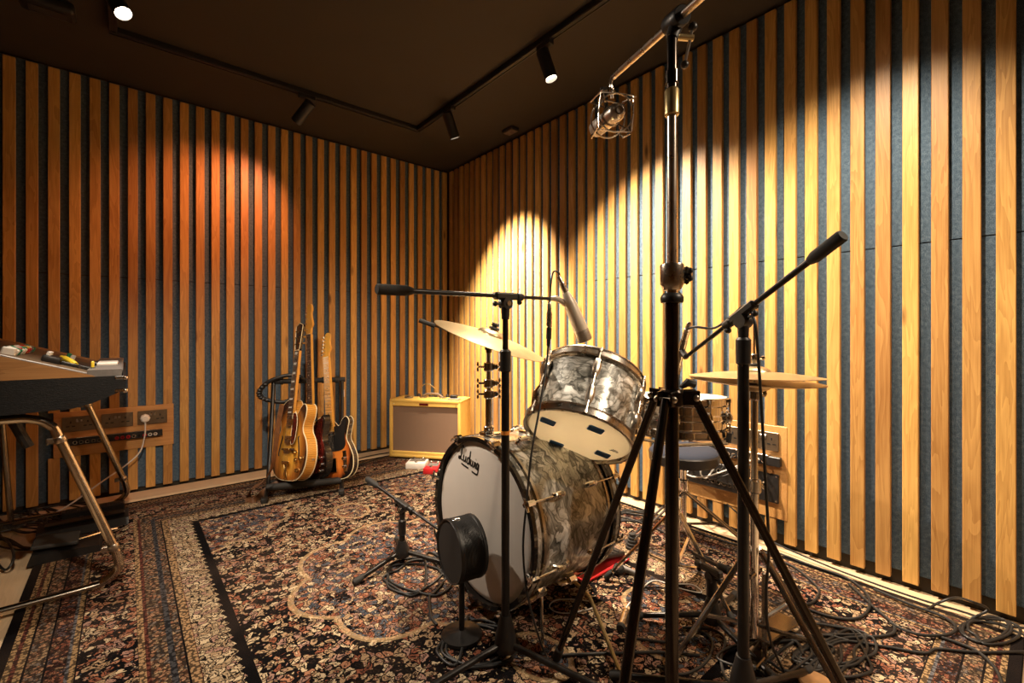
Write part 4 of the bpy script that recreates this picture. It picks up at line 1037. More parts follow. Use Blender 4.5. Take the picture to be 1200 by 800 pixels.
# hub and legs
b = MB(); b.lathe([(0.022, 0), (0.025, 0.003), (0.025, 0.030), (0.022, 0.034)], 24, Matrix.Translation((S0.x, S0.y, hz0 - 0.018)))
F1 = G(652, 775, RUGZ); a1 = math.atan2(F1.y - S0.y, F1.x - S0.x); lr = math.hypot(F1.x - S0.x, F1.y - S0.y)
for k in range(3):
    a = a1 + k * 2 * PI / 3; dv = V((math.cos(a), math.sin(a), 0)); tv = V((-math.sin(a), math.cos(a), 0))
    for s in (-1, 1): b.box((0, 0, 0), (0.034, 0.004, 0.030), 0.0015, M=Matrix.Translation(V((S0.x, S0.y, hz0)) + dv * 0.036 + tv * s * 0.013) @ Matrix.Rotation(a, 4, 'Z'))
hub = b.build('hub', M_GLOSSBLK, st)
for k in range(3):
    a = a1 + k * 2 * PI / 3; dv = V((math.cos(a), math.sin(a), 0)); tv = V((-math.sin(a), math.cos(a), 0))
    p0 = V((S0.x, S0.y, hz0)) + dv * 0.045; p1 = V((S0.x, S0.y, RUGZ + 0.010)) + dv * lr
    bb = MB(); bb.cyl(p0 - tv * 0.017, p0 + tv * 0.017, 0.004, seg=8); bb.ball(p0 - tv * 0.017, 0.007, 10); bb.ball(p0 + tv * 0.017, 0.007, 10); bb.build('hinge_bolt', M_NICKEL, hub)
    bb = MB(); bb.cyl(p0, p1.lerp(p0, 0.05), 0.0092, seg=16); lg = bb.build('leg', M_GLOSSBLK, st)
    dd = (p1 - p0).normalized()
    bb = MB(); bb.lathe([(0.0092, 0), (0.0125, 0.004), (0.0135, 0.045), (0.0115, 0.050)], 16, frame(p1 - dd * 0.05, dd)); bb.build('rubber_foot', M_RUBBER, lg)
# small friction lever at the hub
b = MB(); lv = V((S0.x, S0.y, hz0 + 0.020)) + rr_ * 0.02; b.tube([lv, lv + rr_ * 0.014 + V((0, 0, 0.010)), lv + rr_ * 0.030 + V((0, 0, 0.006))], [0.005, 0.009, 0.008], 8); b.build('lever', M_BLACK, st)
# boom head
HB = V((S0.x, S0.y, sz(24))) + rr_ * 0.008
bE = P(719, 90, 1.30); bdv = (HB - bE).normalized(); bS = HB + bdv * 0.40
b = MB(); b.cyl(V((S0.x, S0.y, sz(45))), HB - V((0, 0, 0.012)), 0.013, 0.015, 16); hd = b.build('boom_head', M_BLACK, st)
b = MB(); b.lathe([(0.0175, -0.030), (0.020, -0.026), (0.020, 0.026), (0.0175, 0.030)], 22, frame(HB, bdv)); b.build('boom_sleeve', M_BLACK, hd)
cr0 = V((S0.x, S0.y, sz(43))) + rr_ * 0.010; cr1 = cr0 + rr_ * 0.036
b = MB(); b.cyl(cr0, cr1, 0.0065, seg=12); ck = b.build('crank_shaft', M_BRASSTUBE, hd)
b = MB(); u_ = (V((0, 0, 1)) + rr_ * 0.22).normalized(); b.cyl(cr1 - rr_ * 0.006 - u_ * 0.055, cr1 - rr_ * 0.006 + u_ * 0.020, 0.003, seg=8); b.build('crank_arm', M_NICKEL, ck)
b = MB(); b.ball(cr1 - rr_ * 0.006 - u_ * 0.058, 0.0085, 12); b.build('crank_ball', M_BLACK, ck)
b = MB(); b.ball(cr1 - rr_ * 0.006 + u_ * 0.024, 0.0095, 12); b.build('crank_ball', M_BLACK, ck)
b = MB(); b.cyl(bE, bS, 0.0078, seg=18); bo_ = b.build('boom_arm', M_NICKEL, st)
b = MB(); b.lathe([(0.014, 0), (0.016, 0.004), (0.016, 0.14), (0.012, 0.15)], 18, frame(bS - bdv * 0.02, bdv)); b.build('counterweight', M_BLACK, bo_)
# condenser microphone in its spider mount
mc = P(717, 136, 1.27)
md2 = (C(-0.16, 0.93, 0.14) - C(0, 0, 0)); md2 = V((md2.x, md2.y, 0.14)).normalized()
sh = thing('spider_mount', V((mc.x, mc.y, mc.z - 0.05)), 'wire spider shock mount hanging from the overhead boom', 'shock mount')
b = MB(); b.tube(smooth([bE, bE - bdv * 0.012, P(716, 99, 1.30), P(717, 108, 1.305), P(717.5, 115, 1.31)], 4), 0.0048, 8)
b.ball(P(717, 105, 1.305), 0.008, 10, (1, 1, 1.2)); b.build('swivel_post', M_NICKEL, sh)
b = MB(); b.cyl(P(712, 104, 1.305), P(706, 104.5, 1.305), 0.0055, seg=10); b.ball(P(706, 104.5, 1.305), 0.0075, 8); b.build('lock_screw', M_BLACK, sh)
Fsm = frame(mc, md2, C(1, 0.2, 0) - C(0, 0, 0)); R_ = 0.050
for zz in (-0.030, 0.030):
    b = MB(Fsm); b.tube([V((R_ * math.cos(2 * PI * k / 32), R_ * math.sin(2 * PI * k / 32), zz)) for k in range(32)], 0.0022, 6, True); b.build('outer_ring', M_NICKEL, sh)
b = MB(Fsm); b.tube([V((0.026 * math.cos(2 * PI * k / 24), 0.026 * math.sin(2 * PI * k / 24), 0)) for k in range(24)], 0.0022, 6, True); b.build('inner_ring', M_NICKEL, sh)
for k in range(4):
    a = PI / 4 + k * PI / 2
    c_ = V((math.cos(a), math.sin(a), 0)); t_ = V((-math.sin(a), math.cos(a), 0))
    b = MB(Fsm); b.tube([c_ * R_ + V((0, 0, -0.030)), c_ * 0.068 + t_ * 0.006 + V((0, 0, -0.036)), c_ * 0.068 - t_ * 0.006 + V((0, 0, 0.036)), c_ * R_ + V((0, 0, 0.030))], 0.0020, 6); b.build('wire_loop', M_NICKEL, sh)
    b = MB(Fsm); b.tube([c_ * 0.066 + V((0, 0, -0.034)), c_ * 0.026, c_ * 0.066 + V((0, 0, 0.034))], 0.0014, 5); b.build('elastic_cord', M_RUBBER, sh)
    b = MB(Fsm); b.tube([c_ * 0.066 + V((0, 0, -0.034)), (c_ + t_ * 1.0).normalized() * R_ + V((0, 0, -0.030)), t_ * 0.066 + V((0, 0, -0.034))], 0.0018, 5); b.build('wire_brace', M_NICKEL, sh)
cmn = thing('condenser_microphone', mc, 'silver studio condenser microphone held inside the wire spider mount', 'microphone')
b = MB(Fsm); b.lathe([(0.006, -0.052), (0.012, -0.052), (0.020, -0.046), (0.0235, -0.038), (0.0235, 0.060)], 28); b.build('body', M_NICKEL, cmn)
b = MB(Fsm); b.lathe([(0.0235, 0.060), (0.0245, 0.064), (0.0245, 0.120), (0.018, 0.135), (0.0001, 0.138)], 24); b.build('grille', M_MICGREY, cmn)
b = MB(Fsm); b.lathe([(0.0105, -0.050), (0.0105, -0.056), (0.0085, -0.056), (0.0085, -0.0525)], 20, cap=False); b.build('socket_ring', M_DARKCH, cmn)

# ------------------------------------------------------------------ combo organ at the left
OY0, OY1 = -1.37, -0.20
org = thing('combo_organ', V((-2.6, -0.8, RUGZ)), 'vintage black combo organ with sloped control panel on chrome tube legs', 'organ')
prof = [(-2.98, 0.716), (-2.70, 0.718), (-2.485, 0.726), (-2.43, 0.742), (-2.365, 0.772), (-2.340, 0.785), (-2.336, 0.792), (-2.336, 0.834), (-2.342, 0.840), (-2.98, 0.840)]
def yext(b, outline, y0, y1):
    return b.extrude(outline, y0, y1)
b = MB(); yext(b, prof, OY0, OY1); b.build('case', M_TOLEX, org, flat=True)
# wooden end cheeks and sloped panel
sl = lambda x: 0.842 + (-2.43 - x) * 0.345
ck_ = [(-2.98, 0.8405), (-2.425, 0.8405), (-2.43, 0.845), (-2.98, sl(-2.98))]
for (y0, y1) in ((OY0 + 0.002, OY0 + 0.020), (OY1 - 0.020, OY1 - 0.002)):
    b = MB(); yext(b, ck_, y0, y1); b.build('end_cheek', M_CHEEK, org, flat=True)
b = MB(); b.tube([(-2.425, OY0 + 0.011, 0.8435), (-2.98, OY0 + 0.011, sl(-2.98) + 0.002)], 0.005, 6); b.build('edge_trim', M_GREY, org)
b = MB(); yext(b, [(-2.98, sl(-2.98) - 0.030), (-2.45, 0.841), (-2.45, sl(-2.45) - 0.006), (-2.98, sl(-2.98) - 0.008)], OY0 + 0.021, OY1 - 0.021); pn_ = b.build('control_panel', M_BROWNHANDLE, org, flat=True)
b = MB(); yext(b, [(-2.448, 0.8405), (-2.350, 0.8405), (-2.345, 0.862), (-2.350, 0.866), (-2.448, 0.866)], OY0 + 0.006, OY1 - 0.006); b.build('front_rail', M_GREY, org, flat=True)
# rocker tabs
tabc = [M_WHITE, M_WHITE, M_GREEN, M_GREEN, M_RED, M_WHITE, M_GREEN, M_WHITE, M_GREEN, M_RED, M_YELLOW, M_RED, M_WHITE, M_GREY, M_GREY, M_GREEN]
for i, mm in enumerate(tabc):
    yy = -1.10 + i * 0.030
    b = MB(); b.box((0, 0, 0.010), (0.040, 0.020, 0.032), 0.004, M=Matrix.Translation((-2.685, yy, sl(-2.685) - 0.004)) @ Matrix.Rotation(0.333 + (0.25 if i % 2 else -0.1), 4, 'Y')); b.build('rocker_tab', mm, pn_)
def on_panel(x, y, h): return V((x, y, sl(x) - 0.007 + h))
b = MB(); b.box((0, 0, 0.003), (0.075, 0.10, 0.006), 0.002, M=Matrix.Translation(on_panel(-2.56, -0.62, 0)) @ Matrix.Rotation(0.333, 4, 'Y')); b.build('switch_plate', M_BLACK, pn_)
for (xx, yy, mm) in ((-2.54, -0.60, M_WHITE), (-2.56, -0.50, M_GREEN)):
    b = MB(); b.box((0, 0, 0.012), (0.018, 0.024, 0.030), 0.004, M=Matrix.Translation(on_panel(xx, yy, 0)) @ Matrix.Rotation(0.333, 4, 'Y')); b.build('rocker_tab', mm, pn_)
# chrome corner guards
for (z0, s) in ((0.832, 1), (0.782, -1)):
    b = MB(); b.box((-2.352, OY0 - 0.001, z0 + 0.001), (0.036, 0.008, 0.014), 0.003); b.box((-2.3375, OY0 + 0.015, z0 + 0.001), (0.008, 0.036, 0.016), 0.003); b.ball((-2.338, OY0 + 0.001, z0), 0.010, 10); b.build('corner_guard', M_CHROME, org)
# chrome tube legs
TRL = 0.0155
for (yy, xb) in ((OY0 + 0.045, -2.355), (OY1 - 0.03, -2.330)):
    pts = [V((-3.02, yy, RUGZ + TRL)), V((xb - 0.12, yy, RUGZ + TRL)), V((xb - 0.045, yy, RUGZ + TRL + 0.012)), V((xb - 0.005, yy, 0.075)), V((xb - 0.008, yy, 0.13)), V((xb - 0.030, yy, 0.20)),
           V((xb - 0.165, yy, 0.600)), V((xb - 0.195, yy, 0.665)), V((xb - 0.245, yy, 0.694)), V((xb - 0.33, yy, 0.699)), V((-3.02, yy, 0.699))]
    b = MB(); b.tube(smooth(pts, 6), TRL, 18); lg = b.build('leg_frame', M_AGEDCH, org)
    for zz, xo in ((0.61, -0.168), (0.165, -0.018)):
        b = MB(); b.lathe([(TRL + 0.001, -0.012), (TRL + 0.003, -0.008), (TRL + 0.003, 0.008), (TRL + 0.001, 0.012)], 16, frame(V((xb + xo, yy, zz)), V((-0.33, 0, 1))))
        b.box(V((xb + xo - 0.026, yy, zz - 0.004)), (0.024, 0.012, 0.022), 0.003); b.build('joint_clamp', M_NICKEL, lg)
    b = MB(); b.lathe([(0.010, 0), (0.010, 0.008)], 10, Matrix.Translation((xb - 0.10, yy, RUGZ - 0.0005))); b.build('foot_glide', M_RUBBER, lg)
b = MB(); b.tube([(-2.83, OY1 - 0.03, 0.70), (-2.79, OY1 - 0.03, 0.03)], 0.012, 10); b.build('rear_strut', M_DARKCH, org)
b = MB(); b.tube(smooth([(-2.655, OY0 + 0.10, 0.716), (-2.64, OY0 + 0.10, 0.66), (-2.61, OY0 + 0.10, 0.585)], 4), [0.018] * 4 + [0.016] * 5, 10); b.build('knee_lever', M_BLACK, org)
# loose things on top of the organ
t = thing('paper_pad', on_panel(-2.4, -0.55, 0.03), 'white paper pad lying on the organ rail', 'paper pad')
b = MB(); b.box((-2.398, -0.95, 0.872), (0.07, 0.22, 0.011), 0.002); b.build('pages', M_WHITE, t)
b = MB(); b.box((-2.435, -0.95, 0.873), (0.010, 0.22, 0.014), 0.002); b.build('spine', M_BLACK, t)
t = thing('notebook', V((-2.5, -0.85, 0.88)), 'closed black notebook resting on the organ slope', 'notebook')
b = MB(); b.box((0, 0, 0.007), (0.10, 0.26, 0.014), 0.003, M=Matrix.Translation(on_panel(-2.505, -0.90, 0.001)) @ Matrix.Rotation(0.333, 4, 'Y')); b.build('cover', M_BLACK, t)
b = MB(); b.box((0, 0, 0.007), (0.094, 0.254, 0.009), 0.001, M=Matrix.Translation(on_panel(-2.5025, -0.9015, 0.001)) @ Matrix.Rotation(0.333, 4, 'Y')); b.build('pages', M_WHITE, t)
t = thing('yellow_marker', V((-2.435, -1.22, 0.87)), 'small yellow tag standing on the organ front rail', 'marker')
b = MB(); b.box((-2.437, -1.24, 0.880), (0.010, 0.014, 0.028), 0.003); b.build('tag_body', M_YELLOW, t)
b = MB(); b.box((-2.437, -1.24, 0.868), (0.014, 0.018, 0.004), 0.001); b.build('tag_foot', M_BLACK, t)
t = thing('effects_box', on_panel(-2.6, -1.05, 0), 'small black effects box with white knobs beside the yellow plug on the organ', 'effects box')
Mx = Matrix.Translation(on_panel(-2.575, -1.02, 0)) @ Matrix.Rotation(0.333, 4, 'Y')
b = MB(); b.box((0, 0, 0.014), (0.06, 0.09, 0.028), 0.008, M=Mx, seg=2); b.build('case', M_BLACK, t)
for k in range(3):
    b = MB(); b.lathe([(0.008, 0), (0.008, 0.012), (0.006, 0.014)], 12, Mx @ Matrix.Translation((-0.014, -0.026 + 0.026 * k, 0.028))); b.build('knob', M_WHITE, t)
t = thing('yellow_plug', on_panel(-2.53, -0.98, 0), 'bright yellow bent cable plug lying on the organ slope', 'plug')
b = MB(); b.tube(smooth([on_panel(-2.50, -1.02, 0.012), on_panel(-2.52, -0.99, 0.022), on_panel(-2.55, -0.90, 0.024), on_panel(-2.56, -0.80, 0.014)], 5), [0.011] * 9 + [0.008] * 7, 10); b.build('plug_body', M_YELLOW, t)
b = MB(); b.tube([on_panel(-2.50, -1.02, 0.012), on_panel(-2.485, -1.04, 0.010)], 0.004, 8); b.build('jack_tip', M_CHROME, t)

# pedals on the floor under the organ
vp = thing('expression_pedal', V((-2.57, -0.76, RUGZ)), 'black expression pedal on the rug edge under the organ', 'pedal')
b = MB(); b.extrude([(-2.66, RUGZ), (-2.42, RUGZ), (-2.43, RUGZ + 0.030), (-2.645, RUGZ + 0.045)], -0.90, -0.72); b.build('base', M_BLACK, vp, flat=True)
b = MB(); b.box((0, 0, 0), (0.15, 0.15, 0.016), 0.004, M=Matrix.Translation((-2.575, -0.81, RUGZ + 0.062)) @ Matrix.Rotation(0.10, 4, 'Y')); tr = b.build('treadle', M_RUBBER, vp)
b = MB(); b.tube([(-2.50, -0.84, RUGZ + 0.055), (-2.40, -0.80, RUGZ + 0.055), (-2.37, -0.78, RUGZ + 0.050)], 0.006, 8); b.build('chrome_lever', M_CHROME, vp)
pb_ = thing('pedal_bar', V((-2.5, -0.55, RUGZ)), 'long low black pedal bar behind the expression pedal', 'pedal')
b = MB(); b.extrude([(-0.58, RUGZ), (-0.46, RUGZ), (-0.47, RUGZ + 0.055), (-0.56, RUGZ + 0.035)], 0, 0.34, M=Matrix(((0, 1, 0, -2.665), (1, 0, 0, -0.02), (0, 0, 1, 0), (0, 0, 0, 1)))); b.build('housing', M_BLACK, pb_, flat=True)
b = MB(); b.box((-2.49, -0.535, RUGZ + 0.052), (0.30, 0.05, 0.008), 0.003, M=None); b.build('top_strip', M_SATIN, pb_)
pw = thing('power_strip', V((-2.45, -0.3, RUGZ)), 'black power strip on the floor by the back wall outlets', 'power strip')
b = MB(); b.box((-2.47, -0.30, RUGZ + 0.022), (0.26, 0.065, 0.042), 0.006); b.build('housing', M_BLACK, pw)
for k in range(4):
    b = MB(); b.box((-2.56 + k * 0.06, -0.30, RUGZ + 0.0445), (0.045, 0.045, 0.003), 0.001); b.build('socket', M_RUBBER, pw)

# ------------------------------------------------------------------ outlet panels
def socket_plate(par, F, w=0.148, h=0.088, single=False, plugged=False):
    """F: frame with local z out of the wall, local y up"""
    b = MB(F); b.box((0, 0, 0.004), (w, h, 0.008), 0.002); pl = b.build('socket_plate', M_BRONZE, par)
    for sx in ((0,) if single else (-0.037, 0.037)):
        b = MB(F); b.box((sx, 0.012, 0.0083), (0.006, 0.012, 0.002)); b.box((sx - 0.012, -0.012, 0.0083), (0.014, 0.006, 0.002)); b.box((sx + 0.012, -0.012, 0.0083), (0.014, 0.006, 0.002)); b.build('pin_holes', M_INK, pl)
    for sx in (() if single else (-0.009, 0.009)):
        b = MB(F); b.box((sx, 0.020, 0.0095), (0.012, 0.018, 0.006), 0.002); b.build('rocker_switch', M_NICKEL, pl)
    return pl
op = thing('outlet_panel', V(((PB[0] + PB[1]) / 2, 0, PB[2])), 'wooden outlet panel with three bronze sockets on back wall slats', 'outlet panel', 'wall outlet panels')
b = MB(); b.box(((PB[0] + PB[1]) / 2, 0.010, (PB[2] + PB[3]) / 2), (PB[1] - PB[0], 0.024, PB[3] - PB[2]), 0.002); b.build('backboard', M_PANEL, op, flat=True)
def wb(x, z): return Matrix(((1, 0, 0, x), (0, 0, -1, -0.002), (0, 1, 0, z), (0, 0, 0, 1)))
for x in (-2.545, -2.375, -2.205):
    socket_plate(op, wb(x, 0.475))
b = MB(wb(-2.375, 0.372)); b.box((0, 0, 0.010), (0.44, 0.042, 0.020), 0.003); ps = b.build('patch_strip', M_BLACK, op)
b = MB(wb(-2.375, 0.3945)); b.box((0.0, 0, 0.010), (0.37, 0.005, 0.022), 0.001); b.build('label_lip', M_CHROME, ps)
for k in range(15):
    mm = [M_DARKCH, M_DARKCH, M_DARKCH, M_DARKCH, M_DARKCH, M_RED, M_RUBBER, M_RED, M_RED, M_RED, M_CHROME, M_RUBBER, M_RED, M_WHITE, M_WHITE][k]
    b = MB(wb(-2.375 - 0.188 + k * 0.0265, 0.368)); b.lathe([(0.010, 0.0195), (0.010, 0.0225), (0.0065, 0.0225), (0.0065, 0.020)], 14); b.build('jack', mm, ps)
pg = thing('mains_plug', V((-2.243, -0.03, 0.46)), 'white mains plug with long white lead in a bronze wall socket', 'plug')
b = MB(wb(-2.243, 0.472)); b.lathe([(0.026, 0.008), (0.027, 0.012), (0.024, 0.034), (0.016, 0.040)], 8); b.build('plug_body', M_WHITE, pg)
b = MB(); b.tube(smooth([(-2.243, -0.030, 0.455), (-2.243, -0.034, 0.425), (-2.246, -0.036, 0.36), (-2.27, -0.05, 0.27), (-2.34, -0.06, 0.20), (-2.46, -0.09, 0.12), (-2.57, -0.15, 0.05), (-2.66, -0.20, 0.018), (-2.78, -0.24, 0.014)], 6), 0.0042, 8); b.build('mains_lead', M_SILVERCLOTH, pg)

orp = thing('outlet_panel', V((0, (PR[0] + PR[1]) / 2, PR[2])), 'wooden outlet panel with patch bay on the slatted wall behind hi-hat stand', 'outlet panel', 'wall outlet panels')
b = MB(); b.box((0.010, (PR[0] + PR[1]) / 2, (PR[2] + PR[3]) / 2), (0.024, PR[1] - PR[0], PR[3] - PR[2]), 0.002); b.build('backboard', M_PANEL, orp, flat=True)
def wr(y, z): return Matrix(((0, 0, -1, -0.002), (-1, 0, 0, y), (0, 1, 0, z), (0, 0, 0, 1)))
for y in (-2.50, -2.645, -2.825): socket_plate(orp, wr(y, 0.495), w=0.135)
b = MB(wr(-2.665, 0.405)); b.box((0, 0, 0.012), (0.48, 0.044, 0.024), 0.003); ps = b.build('patch_strip', M_BLACK, orp)
b = MB(wr(-2.655, 0.4290)); b.box((0, 0, 0.012), (0.40, 0.006, 0.026), 0.001); b.build('label_lip', M_CHROME, ps)
for k in range(14):
    b = MB(wr(-2.47 - k * 0.028, 0.401)); b.lathe([(0.010, 0.0235), (0.010, 0.0275), (0.0065, 0.0275), (0.0065, 0.024)], 14); b.build('jack', M_CHROME if k % 3 else M_WHITE, ps)
b = MB(wr(-2.575, 0.275)); b.box((0, 0, 0.010), (0.30, 0.13, 0.020), 0.003); bay = b.build('patch_bay', M_BLACK, orp)
for r_ in range(2):
    for k in range(10):
        b = MB(wr(-2.575 + 0.125 - k * 0.0278, 0.305 - r_ * 0.060)); b.lathe([(0.0115, 0.0195), (0.0115, 0.024), (0.008, 0.024), (0.008, 0.020)], 12); b.build('jack', M_DARKCH, bay)
b = MB(wr(-2.825, 0.275)); b.box((0, 0, 0.004), (0.135, 0.135, 0.008), 0.002); bp = b.build('blank_plate', M_BLACK, orp)
for (sx, sy) in ((-1, -1), (1, -1), (-1, 1), (1, 1)):
    b = MB(wr(-2.825 + sx * 0.058, 0.275 + sy * 0.058)); b.lathe([(0.004, 0.008), (0.004, 0.0095)], 8); b.build('screw', M_NICKEL, bp)

# ------------------------------------------------------------------ guitar stand and guitars
g1, g2 = V((-1.708, -0.706, 0)), V((-1.31, -0.855, 0)); GU = (g2 - g1).normalized(); GB = V((-GU.y, GU.x, 0)); GW = 0.425
gs = thing('guitar_rack', (g1 + g2) / 2 + V((0, 0, RUGZ)), 'black padded guitar rack holding three guitars by the back wall', 'guitar stand')
def gp(u, bk, z): return g1 + GU * u + GB * bk + V((0, 0, z))
for u in (0.0, GW):
    b = MB(); b.tube([gp(u, -0.02, RUGZ + 0.016), gp(u, 0.10, 0.060), gp(u, 0.33, RUGZ + 0.018)], 0.012, 8); b.build('foot_bar', M_SATIN, gs)
    b = MB(); b.box((0, 0, 0), (0.034, 0.050, 0.030), 0.006, M=Matrix.Translation(gp(u, -0.015, RUGZ + 0.016)) @ Matrix.Rotation(math.atan2(GU.y, GU.x), 4, 'Z')); b.build('rubber_foot', M_RUBBER, gs)
    b = MB(); b.tube([gp(u, 0.10, 0.055), gp(u, 0.24, 0.40), gp(u, 0.33, 0.69)], 0.0125, 10); b.build('upright', M_SATIN, gs)
b = MB(); b.tube([gp(0.0, 0.06, 0.075), gp(GW, 0.06, 0.075)], 0.021, 14); b.build('front_bar', M_RUBBER, gs)
b = MB(); b.tube([gp(0.0, 0.20, 0.060), gp(GW, 0.20, 0.060)], 0.018, 14); b.build('rear_bar', M_RUBBER, gs)
b = MB(); b.tube([gp(-0.01, 0.33, 0.69), gp(GW + 0.02, 0.33, 0.69)], 0.017, 14); tb = b.build('neck_bar', M_RUBBER, gs)
for k in range(5):
    b = MB(); b.lathe([(0.017, -0.012), (0.022, -0.008), (0.022, 0.008), (0.017, 0.012)], 14, frame(gp(0.05 + k * 0.085, 0.33, 0.69), GU)); b.build('divider_ring', M_RUBBER, tb)
b = MB(); b.box((0, 0, 0), (0.003, 0.012, 0.05), 0.001, M=Matrix.Translation(gp(GW + 0.013, 0.29, 0.60)) @ Matrix.Rotation(math.atan2(GU.y, GU.x), 4, 'Z')); b.build('label_sticker', M_WHITE, gs)

def guitar_frame(bottom, head, n):
    z = (head - bottom).normalized(); n = n - z * n.dot(z); n.normalize(); y = -n; x = y.cross(z)
    return Matrix(((x.x, y.x, z.x, bottom.x), (x.y, y.y, z.y, bottom.y), (x.z, y.z, z.z, bottom.z), (0, 0, 0, 1))), (head - bottom).length
def build_guitar(name, label, cat, F, outline, th, body_m, top_m, neck, L, fretb_m, neck_m, head_outline, head_m, tuners, nstr, bind=None, frets=20, inlays=None, yoff=0.0, inl_m=None):
    g = thing(name, None, label, cat, M=F)
    ol = [(p.x, p.y) for p in smooth([(q[0], q[1], 0) for q in outline], 5, True)]
    b = MB(F); b.extrude(ol, 0.0025, th); body = b.build('body', body_m, g, ang=50)
    inset = [(x * 0.988, 0.003 + z * 0.986) for x, z in ol]
    b = MB(F); b.extrude(inset, -0.0015, 0.004); b.build('top', top_m, g, ang=50)
    if bind:
        for yy in (0.002, th - 0.001):
            b = MB(F); b.tube([(x, yy, z) for x, z in ol], 0.0032, 6, True); b.build('binding', bind, body)
    z0, zn, w0, w1, fz0 = neck
    b = MB(F); vs = []
    for zz, ww in ((z0, w0), (zn, w1)):
        vs += [(-ww / 2, -0.004 - yoff, zz), (ww / 2, -0.004 - yoff, zz), (ww / 2 * 0.9, 0.014 - yoff, zz), (-ww / 2 * 0.9, 0.014 - yoff, zz)]
    b.add(vs, [(0, 1, 2, 3), (7, 6, 5, 4), (0, 4, 5, 1), (1, 5, 6, 2), (2, 6, 7, 3), (3, 7, 4, 0)]); b.build('neck', neck_m, g, flat=True)
    def wat(z): return w1 + (w0 - w1) * (zn - z) / (zn - z0)
    b = MB(F); vs = []
    for zz in (fz0, zn):
        ww = wat(zz); vs += [(-ww / 2, -0.010 - yoff, zz), (ww / 2, -0.010 - yoff, zz), (ww / 2, -0.0038 - yoff, zz), (-ww / 2, -0.0038 - yoff, zz)]
    b.add(vs, [(0, 1, 2, 3), (7, 6, 5, 4), (0, 4, 5, 1), (1, 5, 6, 2), (2, 6, 7, 3), (3, 7, 4, 0)]); fb_ = b.build('fretboard', fretb_m, g, flat=True)
    scale = (zn - 0.30 * (zn - fz0)) ; SL_ = (zn - fz0) / (1 - 2 ** (-(frets + 0.6) / 12))
    fz = [zn - SL_ * (1 - 2 ** (-k / 12)) for k in range(frets + 1)]
    for k in range(1, frets + 1):
        b = MB(F); b.box((0, -0.0105 - yoff, fz[k]), (wat(fz[k]), 0.002, 0.0022)); b.build('fret', M_NICKEL, fb_, flat=True)
    for k in (inlays or []):
        zz = (fz[k] + fz[k - 1]) / 2; hh_ = (fz[k - 1] - fz[k]) * 0.5
        b = MB(F); b.box((0, -0.0104 - yoff, zz), (wat(zz) * (0.7 if hh_ > 0.006 and inl_m is M_PEARLINLAY else 0.16), 0.0012, hh_ if inl_m is M_PEARLINLAY else 0.006)); b.build('inlay', inl_m or M_INK, fb_, flat=True)
    b = MB(F); b.box((0, -0.0105 - yoff, zn + 0.002), (w1, 0.006, 0.004)); b.build('nut', M_CREAM, fb_, flat=True)
    ho = [(p.x, p.y) for p in smooth([(q[0], q[1], 0) for q in head_outline], 4, True)]
    b = MB(F); b.extrude(ho, -0.006 - yoff, 0.008 - yoff); hd_ = b.build('headstock', head_m, g, ang=50)
    for (tx, tz, sgn) in tuners:
        b = MB(F); b.cyl((tx, -0.015 - yoff, tz), (tx, 0.0 - yoff, tz), 0.0032, seg=8); b.cyl((tx, 0.003 - yoff, tz), (tx + sgn * 0.024, 0.003 - yoff, tz), 0.0025, seg=6)
        b.box((tx + sgn * 0.030, 0.003 - yoff, tz), (0.016, 0.008, 0.014), 0.003); b.build('tuner', M_NICKEL if inl_m is not M_PEARLINLAY else M_GOLD, hd_)
    return g, body
def strings(g, F, zb, zn, n, sp0, sp1, yb, yn, m):
    for k in range(n):
        a = k / (n - 1) - 0.5
        b = MB(F); b.tube([(a * sp0, yb, zb), (a * sp1, yn, zn)], 0.0006 + 0.0004 * (n - k) / n, 4); b.build('string', m, g)
GN = -(GU * math.cos(math.radians(34))) - GB * math.sin(math.radians(34))
def C3(px, py, d): return P(px, py, d)

# hollow-body archtop
FA, LA = guitar_frame(C3(335, 563, 2.78), C3(355, 379, 3.00), GN)
oA = [(0, 0), (0.11, 0.010), (0.180, 0.06), (0.205, 0.15), (0.182, 0.235), (0.138, 0.290), (0.132, 0.335), (0.150, 0.385), (0.150, 0.435), (0.122, 0.458), (0.090, 0.440), (0.062, 0.408), (0.034, 0.402),
      (-0.034, 0.485), (-0.09, 0.485), (-0.138, 0.45), (-0.150, 0.39), (-0.130, 0.330), (-0.138, 0.285), (-0.182, 0.235), (-0.205, 0.15), (-0.180, 0.06), (-0.11, 0.010)]
zn = LA - 0.185
ho = [(-0.022, zn), (0.022, zn), (0.030, zn + 0.03), (0.036, zn + 0.10), (0.042, zn + 0.165), (0.020, zn + 0.175), (0, zn + 0.185), (-0.020, zn + 0.175), (-0.042, zn + 0.165), (-0.036, zn + 0.10), (-0.030, zn + 0.03)]
tun = [(s * 0.026, zn + 0.045 + k * 0.042, s) for k in range(3) for s in (-1, 1)]
ga, ba = build_guitar('archtop_guitar', 'amber sunburst hollow-body guitar with cream binding and trapeze tailpiece in the rack', 'guitar', FA, oA, 0.066, M_FLAME, M_BURST_ARCH, (0.40, zn, 0.056, 0.043, 0.37), LA, M_ROSE, M_MAPLE, ho, M_GUITARBLK, tun, 6, M_CREAM, 19, (1, 3, 5, 7, 9, 12, 15, 17), 0.014, M_PEARLINLAY)
b = MB(FA); b.tube([(p[0], -0.021, p[1]) for p in ho + [ho[0]]], 0.0018, 5); b.build('head_binding', M_CREAM, ga)
pgo = [(0.034, 0.400), (0.075, 0.395), (0.092, 0.33), (0.080, 0.235), (0.050, 0.215), (0.036, 0.235), (0.034, 0.32)]
